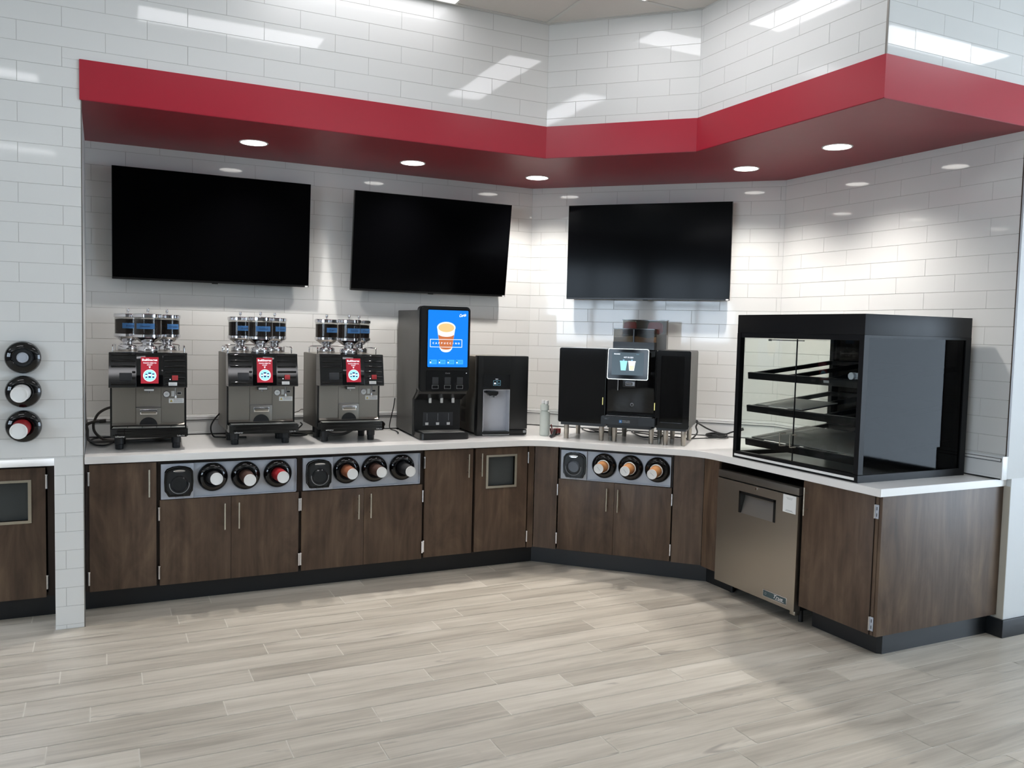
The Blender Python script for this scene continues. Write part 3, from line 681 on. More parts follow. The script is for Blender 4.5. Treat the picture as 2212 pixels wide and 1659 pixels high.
# ------------------------------------------------------------------ coffee brewers with three bean hoppers
ZT = .9145
def brewer(loc, label, hop, texts):
    k = thing('coffee_brewer', label, 'coffee machine', loc, 'coffee brewers with three bean hoppers')
    for x in (-.16, .16):
        for y in (0, .235):
            f = MB(); f.lathe([(0, 0), (.022, 0), (.0235, .006), (.0235, .03), (.027, .034), (.028, .088), (0, .088)], (x, y, 0), 'black_soft', n=24); part(f, 'foot', k)
    b = MB(); b.box(-.208, .217, .022, .45, .086, .586, 'steel_dark', bev=.004); part(b, 'housing', k, 'grey steel housing')
    b = MB(); b.box(-.210, -.200, .000, .050, .100, .586, 'black_satin'); b.box(.209, .219, .000, .050, .100, .586, 'black_satin'); part(b, 'front_pillars', k)
    h = MB(); prof = [(-.052, .588), (-.058, .586), (-.096, .384), (-.092, .378), (.03, .378), (.03, .588)]
    h.prism(prof, 'x', -.212, .222, 'black_gloss', bev=.0015); hd = part(h, 'head', k, 'glossy black upper head')
    SL = (.096 - .058) / (.586 - .384)
    def ys(z): return -.0965 + (z - .384) * SL
    tilt = Matrix.Rotation(-math.atan(SL), 4, 'X')
    def X(x, z, off=0): return Matrix.Translation((x, ys(z) - off, z)) @ tilt
    for sd, (x0, x1) in enumerate(((-.200, -.066), (.092, .212))):
        g = MB()
        for i in range(6):
            z = .402 + i * .0345
            if x0 < 0 and i in (1, 2) : a, b_ = -.085, x1
            else: a, b_ = x0, x1
            g.X = X((a + b_) / 2, z); g.box(-(b_ - a) / 2, (b_ - a) / 2, -.004, .004, -.007, .007, 'black_gloss', bev=.004, seg=3)
        part(g, 'ribbed_grille', hd)
    g = MB(); g.X = X(-.120, .443); g.box(-.034, .034, -.006, .003, -.024, .024, 'charcoal', bev=.003); part(g, 'reader_window', hd)
    g = MB(); g.X = X(.153, .437); g.box(-.017, .017, -.007, .0, -.015, .015, 'button_red', bev=.002); g.box(-.030, -.025, -.006, 0, -.012, -.007, 'ui_white'); part(g, 'stop_button', hd, 'red square button')
    g = MB(); g.X = X(.141, .400); g.box(-.024, .024, -.007, -.0045, -.010, .010, 'paper'); g.box(-.018, .018, -.0075, -.007, .001, .0022, 'ink_gray'); g.box(-.020, .020, -.0075, -.007, -.004, -.0028, 'ink_gray'); part(g, 'notice_label', hd)
    # touch screen with its picture
    g = MB(); g.X = X(.012, .482); g.box(-.074, .074, -.004, .002, -.100, .099, 'black_gloss', bev=.002)
    g.box(-.049, .049, -.0050, -.0040, -.080, .080, 'ui_red')
    g.text('BellStores', 0, -.0056, .063, .0135, 'ui_white', width=.084, bold=.02); g.text('TOUCH HERE TO', 0, -.0056, .044, .0065, 'ui_white', width=.074, bold=.02); g.text('START', 0, -.0056, .032, .0065, 'ui_white', width=.030, bold=.02)
    g.prism([(-.006, .023), (.006, .023), (0, .011)], 'y', -.0056, -.005, 'ui_white')
    g.cyl((0, -.0050, -.032), .0365, .0008, 'ui_white', axis='-y', n=40); g.cyl((0, -.0056, -.032), .0340, .0006, 'ui_cyan', axis='-y', n=40)
    for x, w, h_ in ((-.0185, .006, .024), (0, .0085, .032), (.0195, .0065, .026)):
        zc = -.046
        g.prism([(x - w * .75, zc), (x + w * .75, zc), (x + w, zc + h_), (x - w, zc + h_)], 'y', -.0068, -.0062, 'ui_navy')
        g.prism([(x - w * .8, zc + h_ * .33), (x + w * .8, zc + h_ * .33), (x + w * .92, zc + h_ * .72), (x - w * .92, zc + h_ * .72)], 'y', -.0073, -.0068, 'ui_white')
    part(g, 'touch_screen', hd, 'touch screen with a red start page')
    # fascia
    f = MB()
    for x0, x1 in ((-.199, -.069), (-.067, .073), (.075, .207)): f.box(x0, x1, -.001, .021, .156, .376, 'steel_fascia')
    f.prism([(-.018, .144), (-.001, .158), (.02, .158), (.02, .144)], 'x', -.199, .207, 'steel_fascia'); fa = part(f, 'steel_fascia', k)
    f = MB(); f.box(-.066, .072, -.010, -.001, .142, .252, 'steel_fascia', bev=.002); f.box(-.068, .074, -.013, -.001, .252, .2545, 'chrome')
    arch = [(-.048, .142)] + [(.003 + .051 * math.cos(t), .142 + .050 * math.sin(t)) for t in [PI - PI * i / 16 for i in range(17)]]
    f.prism(arch, 'y', -.014, -.009, 'black_soft'); dr = part(f, 'grounds_drawer', k)
    f = MB(); f.box(-.045, .053, -.020, -.009, .208, .240, 'chrome', bev=.005); f.box(-.038, .046, -.0215, -.0195, .214, .230, 'steel', bev=.0008); part(f, 'drawer_handle', dr)
    f = MB(); f.cyl((.105, -.001, .332), .021, .006, 'chrome', axis='-y', n=28); f.cyl((.105, -.0072, .332), .0175, .0006, 'paper', axis='-y', n=28); f.box(.098, .112, -.0085, -.0078, .3315, .3335, 'ink'); part(f, 'pressure_gauge', fa)
    f = MB(); f.box(.118, .204, -.002, -.0008, .277, .306, 'paper'); f.prism([(.124, .284), (.140, .284), (.132, .299)], 'y', -.0026, -.002, 'warn_yellow')
    for q in range(4): f.box(.146, .198, -.0026, -.002, .283 + q * .005, .2846 + q * .005, 'ink_gray')
    part(f, 'warning_label', fa)
    f = MB(); f.box(.132, .150, -.002, -.0008, .318, .352, 'paper'); f.cyl((.157, -.02, .322), .0035, .055, 'chrome', n=10); f.lathe([(.004, .0), (.008, .012), (.006, .022), (.003, .03)], (.157, -.02, .300), 'chrome', n=14); f.box(.164, .190, -.006, -.001, .330, .346, 'black_soft', bev=.002); part(f, 'water_tap', fa)
    f = MB(); f.box(-.022, .036, -.045, -.02, .352, .382, 'charcoal', bev=.003); f.box(-.020, .034, -.0462, -.045, .355, .368, 'paper'); f.cyl((.006, -.030, .342), .004, .012, 'chrome', n=10); part(f, 'spout', k)
    # drip tray
    f = MB(); pts = [(-.205, -.085), (-.16, -.105), (.0, -.118), (.17, -.112), (.226, -.100), (.228, .02), (-.208, .02)]
    f.prism(pts, 'z', .078, .136, 'black_gloss', bev=.006)
    f.box(-.19, .21, -.1175, -.112, .094, .099, 'black_gloss', bev=.002); f.box(-.17, .2, -.1165, -.111, .116, .120, 'black_gloss', bev=.0015)
    f.text('schaerer', -.150, -.1150, .088, .009, 'white_plastic', width=.052, bold=.02, fn=lambda p: (p[0], p[1] + .006 - (p[0] + .15) * .10, p[2])); f.text('Coffee Art', .186, -.1145, .088, .008, 'white_plastic', width=.042, fn=lambda p: (p[0], p[1] + .001 + (p[0] - .186) * .12, p[2]))
    tr = part(f, 'drip_tray', k)
    f = MB()
    for i in range(5):
        x0 = -.192 + i * .081; y0 = -.094 if 0 < i < 4 else -.088
        f.box(x0, x0 + .078, y0, -.022, .1362, .1378, 'tray_gray')
    part(f, 'drip_grate', tr)
    # cup rails on top
    f = MB(); L = [(-.198, .06, .584), (-.198, .06, .618), (-.198, .075, .628), (-.198, .30, .628), (-.198, .315, .618), (-.198, .315, .584)]
    f.tube(L, .0038, 'chrome', 8, 4); f.tube([(-x + .009, y, z) for x, y, z in L], .0038, 'chrome', 8, 4)
    f.tube([(-.175, .42, .584), (-.172, .42, .610), (-.145, .42, .630), (.15, .42, .630), (.178, .42, .610), (.180, .42, .584)], .0038, 'chrome', 8, 5); part(f, 'cup_rail', k)
    f = MB(); f.box(-.20, .21, .04, .44, .5862, .5875, 'steel'); part(f, 'top_plate', k)
    # hoppers
    for (hx, hy, ta), txt in zip(hop, texts):
        g = MB(); z = .5876; R_ = .0835
        g.lathe([(.058, z), (.060, z + .004), (.060, z + .028), (.054, z + .037), (.036, z + .041), (.031, z + .047), (.031, z + .055), (.044, z + .062), (.079, z + .088), (R_ - .001, z + .092), (R_ - .001, z + .108), (.078, z + .110)], (hx, hy, 0), 'chrome', n=36)
        g.box(hx - .010, hx + .010, hy - .058, hy - .030, z, z + .034, 'black_satin', bev=.002)
        hp = part(g, 'bean_hopper', k)
        g = MB(); g.lathe([(.0775, z + .108), (.0775, z + .213)], (hx, hy, 0), 'jar_glass', n=36); part(g, 'glass_jar', hp)
        g = MB(); g.lathe([(0, z + .109), (.0735, z + .110), (.0735, z + .198), (.05, z + .202), (0, z + .200)], (hx, hy, 0), 'coffee_beans', n=30); part(g, 'coffee_beans', hp)
        g = MB(); g.lathe([(R_ - .002, z + .211), (R_, z + .213), (R_, z + .230), (R_ - .003, z + .233), (.01, z + .236), (.005, z + .237), (.004, z + .246), (.008, z + .250), (.0095, z + .258), (.007, z + .268), (0, z + .270)], (hx, hy, 0), 'chrome', n=36); part(g, 'hopper_lid', hp)
        g = MB(); rr = .0788; a0, a1 = ta; n = 14; za, zb = z + .142, z + .176; row = []
        for i in range(n + 1):
            a = R(a0 + (a1 - a0) * i / n); row.append((g.v((hx + rr * math.sin(a), hy - rr * math.cos(a), za + (i % 2) * .0006)), g.v((hx + rr * math.sin(a), hy - rr * math.cos(a), zb - (i % 3) * .0006))))
        for i in range(n): g._face([row[i][0], row[i + 1][0], row[i + 1][1], row[i][1]], 'tape_blue')
        am = R((a0 + a1) / 2)
        g.text(txt, 0, 0, (za + zb) / 2, .011, 'ink', width=.058, shear=.3, fn=lambda p: (hx + (rr + .0006) * math.sin(am + p[0] / rr), hy - (rr + .0006) * math.cos(am + p[0] / rr), p[2]))
        part(g, 'tape_label', hp)
    return k
br = [brewer(((.7475, .273, ZT), R(-3.9)), 'three-hopper coffee brewer nearest the tiled pier, beside the looped grey hoses', [(-.122, .29, (-22, 52)), (0, .02, (-52, 30)), (.106, .29, (2, 62))], ['Breakfast', 'Guatemala', 'Columbian'])]
br += [brewer(((1.4215, .31, ZT), 0), 'middle three-hopper coffee brewer, under the right end of the first screen', [(-.087, .29, (-20, 55)), (0, .02, (-30, 42)), (.138, .29, (-5, 62))], ['Breakfast', 'Guatemala', 'Columbian'])]
br += [brewer(((2.0005, .31, ZT), 0), 'three-hopper coffee brewer next to the tall drink dispenser', [(-.083, .29, (-12, 55)), (.005, .02, (-22, 52)), (.148, .29, (-10, 65))], ['Light', 'Guatemala', 'Decaf'])]

# ------------------------------------------------------------------ tall cappuccino dispenser
k = k_drink = thing('drink_dispenser', 'tall grey drink dispenser with a glowing blue screen', 'drink dispenser', ((2.479, .18, ZT), R(-5)))
mb = MB(); mb.prism([(.688, .012), (.688, .908), (.105, .902), (.105, .33), (.205, .27), (.205, .012)], 'x', -.010, .345, 'dispenser_side', bev=.003)
for x in (.03, .31): mb.cyl((x, .62, 0), .015, .013, 'black_soft', n=12); mb.cyl((x, .24, 0), .015, .013, 'black_soft', n=12)
part(mb, 'cabinet_body', k, 'dark grey metal body')
mb = MB(); mb.prism(rrect(-.012, .358, .335, .932, .03, 6), 'y', .032, .112, 'black_satin', bev=.010)
mb.prism([(.045, .350), (.112, .350), (.112, .330), (.20, .275), (.175, .268), (.06, .318)], 'x', -.004, .348, 'black_satin', bev=.004); hd = part(mb, 'door', k, 'black front door')
mb = MB(); mb.prism(rrect(.040, .345, .500, .913, .012), 'y', .0295, .033, 'black_gloss'); 
x0, x1, z0, z1 = .047, .338, .508, .905
mb.prism(rrect(x0, x1, z0, z1, .006), 'y', .0285, .0295, 'ui_blue')
cx = .178; Y = .0279
def ell(cx, cz, a, b, n=28, t0=0, t1=2 * PI): return [(cx + a * math.cos(t0 + (t1 - t0) * i / n), cz + b * math.sin(t0 + (t1 - t0) * i / n)) for i in range(n if t1 - t0 > 6.28 else n + 1)]
mb.prism([(cx - .066, .785), (cx - .043, .632)] + ell(cx, .632, .038, .020, 12, PI, 2 * PI) + [(cx + .043, .632), (cx + .066, .785)], 'y', Y, .0285, 'ui_cup_white')
mb.prism([(cx - .0565, .725)] + ell(cx, .738, .055, .018, 12, PI, 2 * PI) + [(cx + .0565, .725), (cx + .045, .648)] + ell(cx, .648, .043, .018, 12, 0, -PI) + [(cx - .045, .648)], 'y', Y - .0005, Y, 'ui_sleeve')
mb.prism(ell(cx, .785, .067, .039), 'y', Y - .001, Y - .0005, 'ui_cup_white'); mb.prism(ell(cx, .783, .058, .031), 'y', Y - .0015, Y - .001, 'ui_coffee')
bx = [(.063, .647), (.295, .647), (.295, .703), (.063, .703)]; bi = [(.066, .650), (.292, .650), (.292, .700), (.066, .700)]
mb.ring(bx, bi, 'y', Y - .002, Y - .001, 'ui_white')
for i, ch in enumerate('CAPPUCCINO'): mb.text(ch, .086 + i * .0205, Y - .0018, .675, .0125, 'ui_white', bold=.02)
mb.text('Curtis', .297, Y - .001, .873, .020, 'ui_white', width=.050, shear=.35, bold=.02, fn=lambda p: (p[0], p[1], p[2] + (p[0] - .297) * .15))
for i in range(4):
    x = .060 + i * .064; mb.prism(rrect(x, x + .054, .528, .560, .003, 3), 'y', Y, .0285, 'ui_blue2'); mb.box(x + .004, x + .011, Y - .0006, Y, .548, .555, 'ui_navy'); mb.prism(ell(x + .009, .540, .005, .005, 10), 'y', Y - .0006, Y, 'ui_white'); mb.box(x + .018, x + .048, Y - .0006, Y, .547, .549, 'ui_blue'); mb.box(x + .018, x + .045, Y - .0006, Y, .539, .541, 'ui_blue')
part(mb, 'screen', hd, 'glowing blue screen showing a paper cup')
mb = MB(); mb.prism(rrect(.040, .350, .345, .485, .008), 'y', .029, .033, 'black_gloss')
for x in (.083, .172, .262): mb.box(x, x + .046, .0275, .0292, .387, .438, 'charcoal', bev=.0008); mb.ring([(x, .356), (x + .046, .356), (x + .046, .382), (x, .382)], [(x + .0015, .3575), (x + .0445, .3575), (x + .0445, .3805), (x + .0015, .3805)], 'y', .0278, .0292, 'ink_gray')
mb.text('Curtis', .195, .0284, .466, .010, 'ink_gray', shear=.3); mb.cyl((.332, .029, .466), .0028, .001, 'ui_white', axis='-y', n=10); part(mb, 'button_panel', hd)
mb = MB(); mb.box(.004, .341, .190, .206, .045, .29, 'black_satin'); mb.box(.063, .288, .187, .191, .078, .176, 'charcoal', bev=.001)
for x in (.094, .174, .254): mb.box(x - .001, x + .001, .1855, .1872, .115, .168, 'ink_gray'); mb.prism([(x - .012, .084), (x + .010, .084), (x + .011, .102), (x - .013, .102)], 'y', .185, .1872, 'white_plastic')
part(mb, 'splash_panel', k)
for x in (.105, .190, .275):
    mb = MB(); mb.box(x - .009, x + .009, .145, .163, .246, .300, 'white_plastic', bev=.002); part(mb, 'nozzle', k)
mb = MB(); mb.prism(rrect(0, .358, -.0, .206, .035, 6), 'z', 0, .046, 'black_satin', bev=.004); tr = part(mb, 'drip_tray', k)
mb = MB(); mb.box(.03, .33, .03, .182, .0462, .048, 'tray_gray')
for i in range(14): mb.box(.04 + i * .021, .046 + i * .021, .04, .172, .0478, .0488, 'steel')
part(mb, 'grate', tr)

# ------------------------------------------------------------------ ice and water dispenser
k = thing('water_dispenser', 'compact black water dispenser with a pale grey recessed bay', 'water dispenser', ((2.951, .29, ZT), R(-5)))
mb = MB(); mb.box(.006, .389, .072, .52, .012, .580, 'side_gray', bev=.004)
for x in (.03, .36): mb.cyl((x, .48, 0), .014, .013, 'black_soft', n=12); mb.cyl((x, .10, 0), .014, .013, 'black_soft', n=12)
for i in range(22):
    if i in (10, 11): continue
    z = .075 + i * .0095; mb.box(.0045, .0062, .30, .40, z, z + .0042, 'black_soft')
part(mb, 'body', k, 'grey metal body with side vents')
mb = MB(); F = 'black_satin'
mb.box(0, .044, 0, .074, .002, .588, F, bev=.008); mb.box(.251, .395, 0, .074, .045, .588, F, bev=.008); mb.box(.02, .38, .0015, .074, .340, .587, F, bev=.004)
mb.box(.02, .392, .004, .074, .002, .030, F, bev=.004); mb.box(.255, .392, .002, .07, .010, .043, F, bev=.004); part(mb, 'front_shell', k)
mb = MB(); G = 'cardboard_lavender'
mb.box(.044, .0475, .001, .071, .030, .340, G); mb.box(.2475, .251, .001, .071, .030, .340, G); mb.box(.0475, .2475, .068, .071, .030, .340, G); mb.box(.0475, .2475, .001, .070, .3365, .340, G)
mb.box(.0475, .2475, -.004, .068, .010, .024, 'black_satin'); mb.box(.044, .251, -.002, .001, .006, .013, 'white_plastic'); part(mb, 'dispensing_bay', k, 'pale grey bay')
mb = MB(); mb.prism([(.070, .325), (.165, .325), (.165, .308), (.150, .294), (.098, .294), (.085, .308), (.070, .316)], 'y', .012, .068, 'black_gloss', bev=.002); mb.cyl((.124, .030, .282), .020, .014, 'chrome', n=20); part(mb, 'spout', k)
mb = MB(); mb.box(.046, .248, -.001, .002, .349, .450, 'black_gloss'); mb.text('Select', .146, -.0016, .418, .006, 'ui_white')
for x in (.119, .150): mb.ring(rrect(x, x + .026, .370, .408, .003, 3), rrect(x + .0015, x + .0245, .3715, .4065, .002, 3), 'y', -.0018, -.001, 'ui_dim')
mb.prism([(.124, .384), (.132, .394), (.140, .384), (.132, .379)], 'y', -.0018, -.001, 'ui_white'); mb.prism([(.159, .380), (.166, .380), (.1625, .396)], 'y', -.0018, -.001, 'ui_dim'); part(mb, 'control_screen', k)
mb = MB(); mb.box(.363, .385, .0005, .003, .018, .036, 'ink_gray'); part(mb, 'badge', k)

# ------------------------------------------------------------------ glossy espresso equipment on steel legs
def legs(k, spots, h=.106):
    for x, y in spots:
        f = MB(); f.lathe([(0, 0), (.016, 0), (.016, .003), (.0165, .006), (.0165, .030), (.018, .034), (.018, h), (0, h)], (x, y, 0), 'steel', n=20); part(f, 'leg', k)
k = k_milk = thing('milk_cooler', 'plain glossy black cooler unit left of the tablet espresso machine', 'cooler', at('B', .118, .155, ZT))
legs(k, ((.055, .045), (.316, .045), (.060, .365), (.314, .365)))
mb = MB(); mb.box(.022, .345, .004, .40, .104, .130, 'black_satin'); mb.prism(rrect(0, .347, .122, .662, .014), 'y', 0, .43, 'black_gloss', bev=.003); part(mb, 'housing', k)
mb = MB(); mb.box(.326, .331, -.002, .0, .262, .315, 'led_yellow'); part(mb, 'indicator_strip', k)
k = k_esp = thing('espresso_machine', 'glossy black espresso machine with a tablet screen and powder hoppers', 'coffee machine', at('B', .470, .170, ZT))
legs(k, ((.060, .03), (.324, .03), (.064, .362), (.330, .362)))
mb = MB(); mb.prism(rrect(.0, .348, .110, .662, .008), 'y', .012, .43, 'black_gloss', bev=.002); mb.box(.008, .340, .0, .02, .215, .655, 'black_gloss', bev=.004); mb.box(.02, .33, -.035, .02, .105, .135, 'black_soft'); part(mb, 'housing', k)
mb = MB(); mb.box(.342, .347, -.002, .006, .240, .292, 'led_yellow'); part(mb, 'indicator_strip', k)
mb = MB(); mb.X = Matrix.Translation((.170, -.115, .560)) @ Matrix.Rotation(R(-4), 4, 'X')
mb.prism(rrect(-.144, .144, -.107, .109, .014, 5), 'y', -.004, .010, 'handle_metal', bev=.002); mb.prism(rrect(-.139, .139, -.102, .104, .011, 5), 'y', -.0062, -.004, 'screen_glass_dark')
mb.box(-.112, .110, -.0068, -.0062, -.075, .082, 'ui_slate')
mb.text('FRANKE', -.078, -.0076, .070, .008, 'ui_white', width=.042, bold=.02); mb.text('HOT OR ICED?', .004, -.0076, .048, .009, 'ui_white', width=.066, bold=.02)
mb.text('menu', .066, -.0076, .070, .004, 'ui_dim')
def cupicon(cx, m1, m2):
    mb.prism([(cx - .017, -.043), (cx + .017, -.043), (cx + .025, .020), (cx - .025, .020)], 'y', -.0076, -.0068, m1); mb.prism(rrect(cx - .0265, cx + .0265, .016, .024, .003, 3), 'y', -.0082, -.0076, m1 if m2 is None else 'ui_white')
    mb.box(cx - .006, cx + .006, -.0078, -.0068, .024, .033, 'ui_sky')
    if m2: mb.prism([(cx - .014, -.040), (cx + .014, -.040), (cx + .018, -.008), (cx - .018, -.008)], 'y', -.0082, -.0076, m2)
cupicon(-.030, 'ui_icecup', None); cupicon(.028, 'ui_cup_white', 'ui_iced')
part(mb, 'tablet_screen', k, 'tablet screen with two drink cups')
mb = MB(); mb.box(.120, .215, -.105, .02, .600, .625, 'black_satin'); mb.box(.118, .210, -.02, .02, .395, .46, 'black_satin', bev=.004); mb.box(.138, .205, -.0225, -.02, .405, .435, 'panel_steel', bev=.001); mb.box(.142, .188, -.0236, -.0225, .410, .430, 'black_soft'); mb.text('FRANKE', .165, -.0242, .420, .008, 'white_plastic', width=.036); part(mb, 'outlet_block', k)
mb = MB(); mb.cyl((.083, -.010, .370), .0065, .075, 'chrome', n=14); part(mb, 'steam_spout', k)
mb = MB(); mb.lathe([(.012, -.002), (.012, .003), (.009, .004), (.009, -.002)], (.185, -.002, .272), 'ink_gray', '-y', 20); part(mb, 'lock', k)
mb = MB(); mb.prism(rrect(-.020, .362, .130, .187, .006), 'y', -.075, -.021, 'black_satin', bev=.003); mb.box(.002, .345, -.022, .012, .132, .186, 'black_satin'); mb.box(.138, .247, -.0762, -.075, .135, .178, 'black_soft')
mb.box(.112, .132, -.0768, -.075, .146, .166, 'tape_blue'); mb.text('A', .122, -.0775, .156, .011, 'white_plastic'); mb.text('FRANKE COFFEE', .162, -.0768, .161, .005, 'white_plastic', width=.052); mb.text('SYSTEMS', .162, -.0768, .151, .005, 'white_plastic', width=.052)
mb.prism([(-.008, .180), (.044, .180), (.030, .163), (.010, .163)], 'y', -.0762, -.075, 'charcoal'); mb.text('HOT', .018, -.0766, .172, .005, 'ink_gray'); dt = part(mb, 'drip_tray', k)
mb = MB()
for i in range(4): mb.box(.012 + i * .083, .091 + i * .083, -.068, -.003, .1875, .193, 'black_soft'); mb.box(.012 + i * .083, .091 + i * .083, -.069, -.068, .1915, .1945, 'chrome')
part(mb, 'grate', dt)
mb = MB(); mb.box(-.016, .288, .235, .345, .662, .712, 'black_satin'); mb.box(-.016, .288, .235, .345, .806, .811, 'black_gloss'); mb.box(.131, .141, .233, .345, .712, .806, 'black_satin')
for a, b_ in ((-.014, .130), (.142, .286)): mb.ring([(a, .237), (b_, .237), (b_, .343), (a, .343)], [(a + .002, .239), (b_ - .002, .239), (b_ - .002, .341), (a + .002, .341)], 'z', .712, .806, 'hopper_plastic')
hp = part(mb, 'powder_hopper', k, 'clear two-compartment powder hopper')
mb = MB(); mb.prism([(-.011, .7125), (.128, .7125), (.128, .757), (.09, .755), (.05, .748), (.03, .745), (-.011, .745)], 'y', .240, .340, 'powder_cream'); part(mb, 'cream_powder', hp)
mb = MB(); mb.prism([(.144, .7125), (.284, .7125), (.284, .752), (.245, .744), (.22, .742), (.18, .750), (.144, .755)], 'y', .240, .340, 'powder_tan'); part(mb, 'brown_powder', hp)
mb = MB(); mb.box(.026, .358, .35, .428, .662, .77, 'shelf_gray'); mb.ring([(.028, .352), (.356, .352), (.356, .426), (.028, .426)], [(.031, .355), (.353, .355), (.353, .423), (.031, .423)], 'z', .77, .872, 'hopper_plastic'); mb.box(.022, .360, .348, .430, .872, .878, 'black_gloss')
mb.prism([(.135, .775), (.205, .775), (.222, .87), (.130, .87)], 'y', .356, .420, 'shelf_gray'); hp = part(mb, 'bean_hopper', k, 'taller clear hopper at the back')
mb = MB(); mb.prism(rrect(.036, .132, .776, .862, .02), 'y', .358, .418, 'pack_pink', bev=.006); mb.prism(rrect(.212, .320, .776, .862, .025), 'y', .358, .418, 'pack_pink', bev=.006); mb.prism([(.034, .774), (.128, .774), (.126, .792), (.10, .786), (.08, .805), (.055, .798), (.04, .81)], 'y', .3565, .3585, 'tool_red'); part(mb, 'foil_packs', hp)
k = k_syrup = thing('syrup_station', 'glossy black flavour unit with a dark glass door, right of the tablet machine', 'dispenser', at('B', .825, .155, ZT))
legs(k, ((.070, .045), (.194, .045), (.068, .385), (.190, .385)))
mb = MB(); mb.ring(rrect(0, .233, .120, .662, .012), rrect(.008, .225, .128, .654, .008), 'y', .012, .41, 'dispenser_side'); mb.box(.004, .229, .402, .412, .124, .658, 'dispenser_side'); mb.box(.01, .215, .004, .38, .104, .126, 'black_satin'); mb.box(.07, .11, .20, .25, .1285, .50, 'charcoal'); part(mb, 'housing', k, 'grey-sided housing')
mb = MB(); mb.ring(rrect(0, .233, .120, .662, .012), rrect(.030, .190, .160, .625, .006), 'y', -.004, .012, 'black_gloss'); dd = part(mb, 'door', k)
mb = MB(); mb.box(.030, .190, .002, .006, .160, .625, 'dark_window'); part(mb, 'door_glass', dd, 'dark glass')
b = thing('syrup_bottle', 'pump syrup bottle standing dimly behind the dark glass door', 'bottle', at('B', .825 + .110, .155 + .12, ZT + .1300))
mb = MB(); mb.lathe([(0, 0), (.028, 0), (.030, .01), (.030, .10), (.024, .14), (.014, .18), (.013, .21), (.017, .212), (.017, .235), (0, .236)], (0, 0, 0), 'bottle_plastic', n=24); part(mb, 'bottle_body', b)
mb = MB(); mb.cyl((0, 0, .236), .004, .05, 'white_plastic', n=10); mb.box(-.014, .012, -.03, .006, .285, .297, 'white_plastic', bev=.003); part(mb, 'pump', b)

# ------------------------------------------------------------------ bottles and tools beside the espresso group
k = thing('dosing_bottle', 'pale twin-neck dosing bottle on the worktop at the inside corner', 'bottle', at('B', -.013, .262, ZT))
mb = MB(); mb.prism(ell(0, 0, .038, .028, 24), 'z', 0, .178, 'bottle_plastic', bev=.005); mb.prism(ell(-.004, 0, .031, .024, 24), 'z', .176, .183, 'bottle_plastic'); mb.prism(ell(-.004, 0, .033, .025, 24), 'z', .182, .236, 'bottle_plastic', bev=.008); part(mb, 'bottle_body', k)
for x, y, z in ((-.016, .006, .236), (.013, -.006, .234)):
    mb = MB(); mb.cyl((x, y, z - .004), .011, .010, 'bottle_plastic', n=18); mb.cyl((x, y, z + .005), .0145, .024, 'lid_white', n=20); part(mb, 'cap', k)
k = thing('plastic_jug', 'clear plastic measuring jug behind the pale dosing bottle', 'jug', at('B', .044, .315, ZT))
mb = MB(); mb.lathe([(0, 0), (.032, 0), (.0395, .195), (.0375, .195), (.030, .004), (0, .004)], (0, 0, 0), 'clear_plastic', n=28); part(mb, 'jug_body', k)
k = thing('scoop', 'red scoop leaning inside the clear jug', 'scoop', at('B', .040, .315, ZT + .006))
mb = MB(); mb.X = Matrix.Rotation(R(-14), 4, 'Y'); mb.box(-.004, .004, -.003, .003, .0, .078, 'tool_red', bev=.001); mb.box(-.016, -.008, -.006, .006, .004, .05, 'tool_red', bev=.001); mb.build('handle_strip', k)
k = thing('cleaning_brush', 'black-handled cleaning brush with a red head on the worktop', 'brush', ((3.440, .060, ZT), 0))
mb = MB(); mb.tube([(0, 0, .012), (.06, .07, .016), (.10, .125, .030), (.118, .15, .032)], .0105, 'black_soft', 12, 5); part(mb, 'handle', k)
mb = MB(); mb.X = Matrix.Translation((.145, .170, .030)) @ Matrix.Rotation(R(25), 4, 'Z'); mb.box(-.026, .026, -.018, .018, -.020, .016, 'tool_red', bev=.004); mb.box(-.022, .022, -.014, .014, -.029, -.019, 'black_soft'); part(mb, 'brush_head', k, 'red brush head')

# ------------------------------------------------------------------ glass food case
CW, CD, CH = .997, .858, .908
k = thing('food_case', 'large black-framed glass food display case on the right worktop', 'display case', at('C', .274, .025, ZT))
fr = MB(); m = 'case_black'
fr.box(0, CW, 0, CD, .795, CH, m, bev=.003); 
fr.box(0, .030, 0, .036, .04, .795, m); fr.box(CW - .032, CW, 0, .036, .04, .795, m); fr.box(0, .030, CD - .05, CD, .04, .795, m); fr.box(CW - .03, CW, CD - .045, CD, .04, .795, m)
fr.box(0, CW, 0, .036, 0, .044, m); fr.box(0, CW, CD - .036, CD, 0, .04, m); fr.box(0, .036, .036, CD - .036, 0, .04, m); fr.box(CW - .036, CW, .036, CD - .036, 0, .04, m)
fr.box(.030, CW - .03, .004, .034, .765, .795, m); fr.box(CW - .03, CW, .036, CD - .036, .780, .795, m); fr.box(0, .03, .036, CD - .036, .775, .795, m)
part(fr, 'frame', k, 'matte black frame with solid header')
f = MB(); f.box(.036, CW - .036, .036, CD - .036, .002, .014, 'slab'); part(f, 'case_floor', k)
f = MB(); f.box(.016, CW - .024, -.0015, 0, .012, .026, 'cup_rim'); part(f, 'price_strip', k, 'white strip along the bottom rail')
f = MB(); f.box(.03, CW - .03, CD - .020, CD - .012, .04, .795, 'black_gloss'); part(f, 'back_panel', k)
f = MB(); f.box(.33, CW - .04, CD - .06, CD - .036, .04, .79, 'black_satin'); part(f, 'rear_column', k)
f = MB(); f.box(.010, .015, .036, CD - .05, .04, .775, 'clear_glass'); part(f, 'left_glass', k)
f = MB(); f.box(CW - .014, CW - .008, .036, CD - .045, .04, .780, 'side_glass'); part(f, 'right_glass', k, 'bluish tinted end glass')
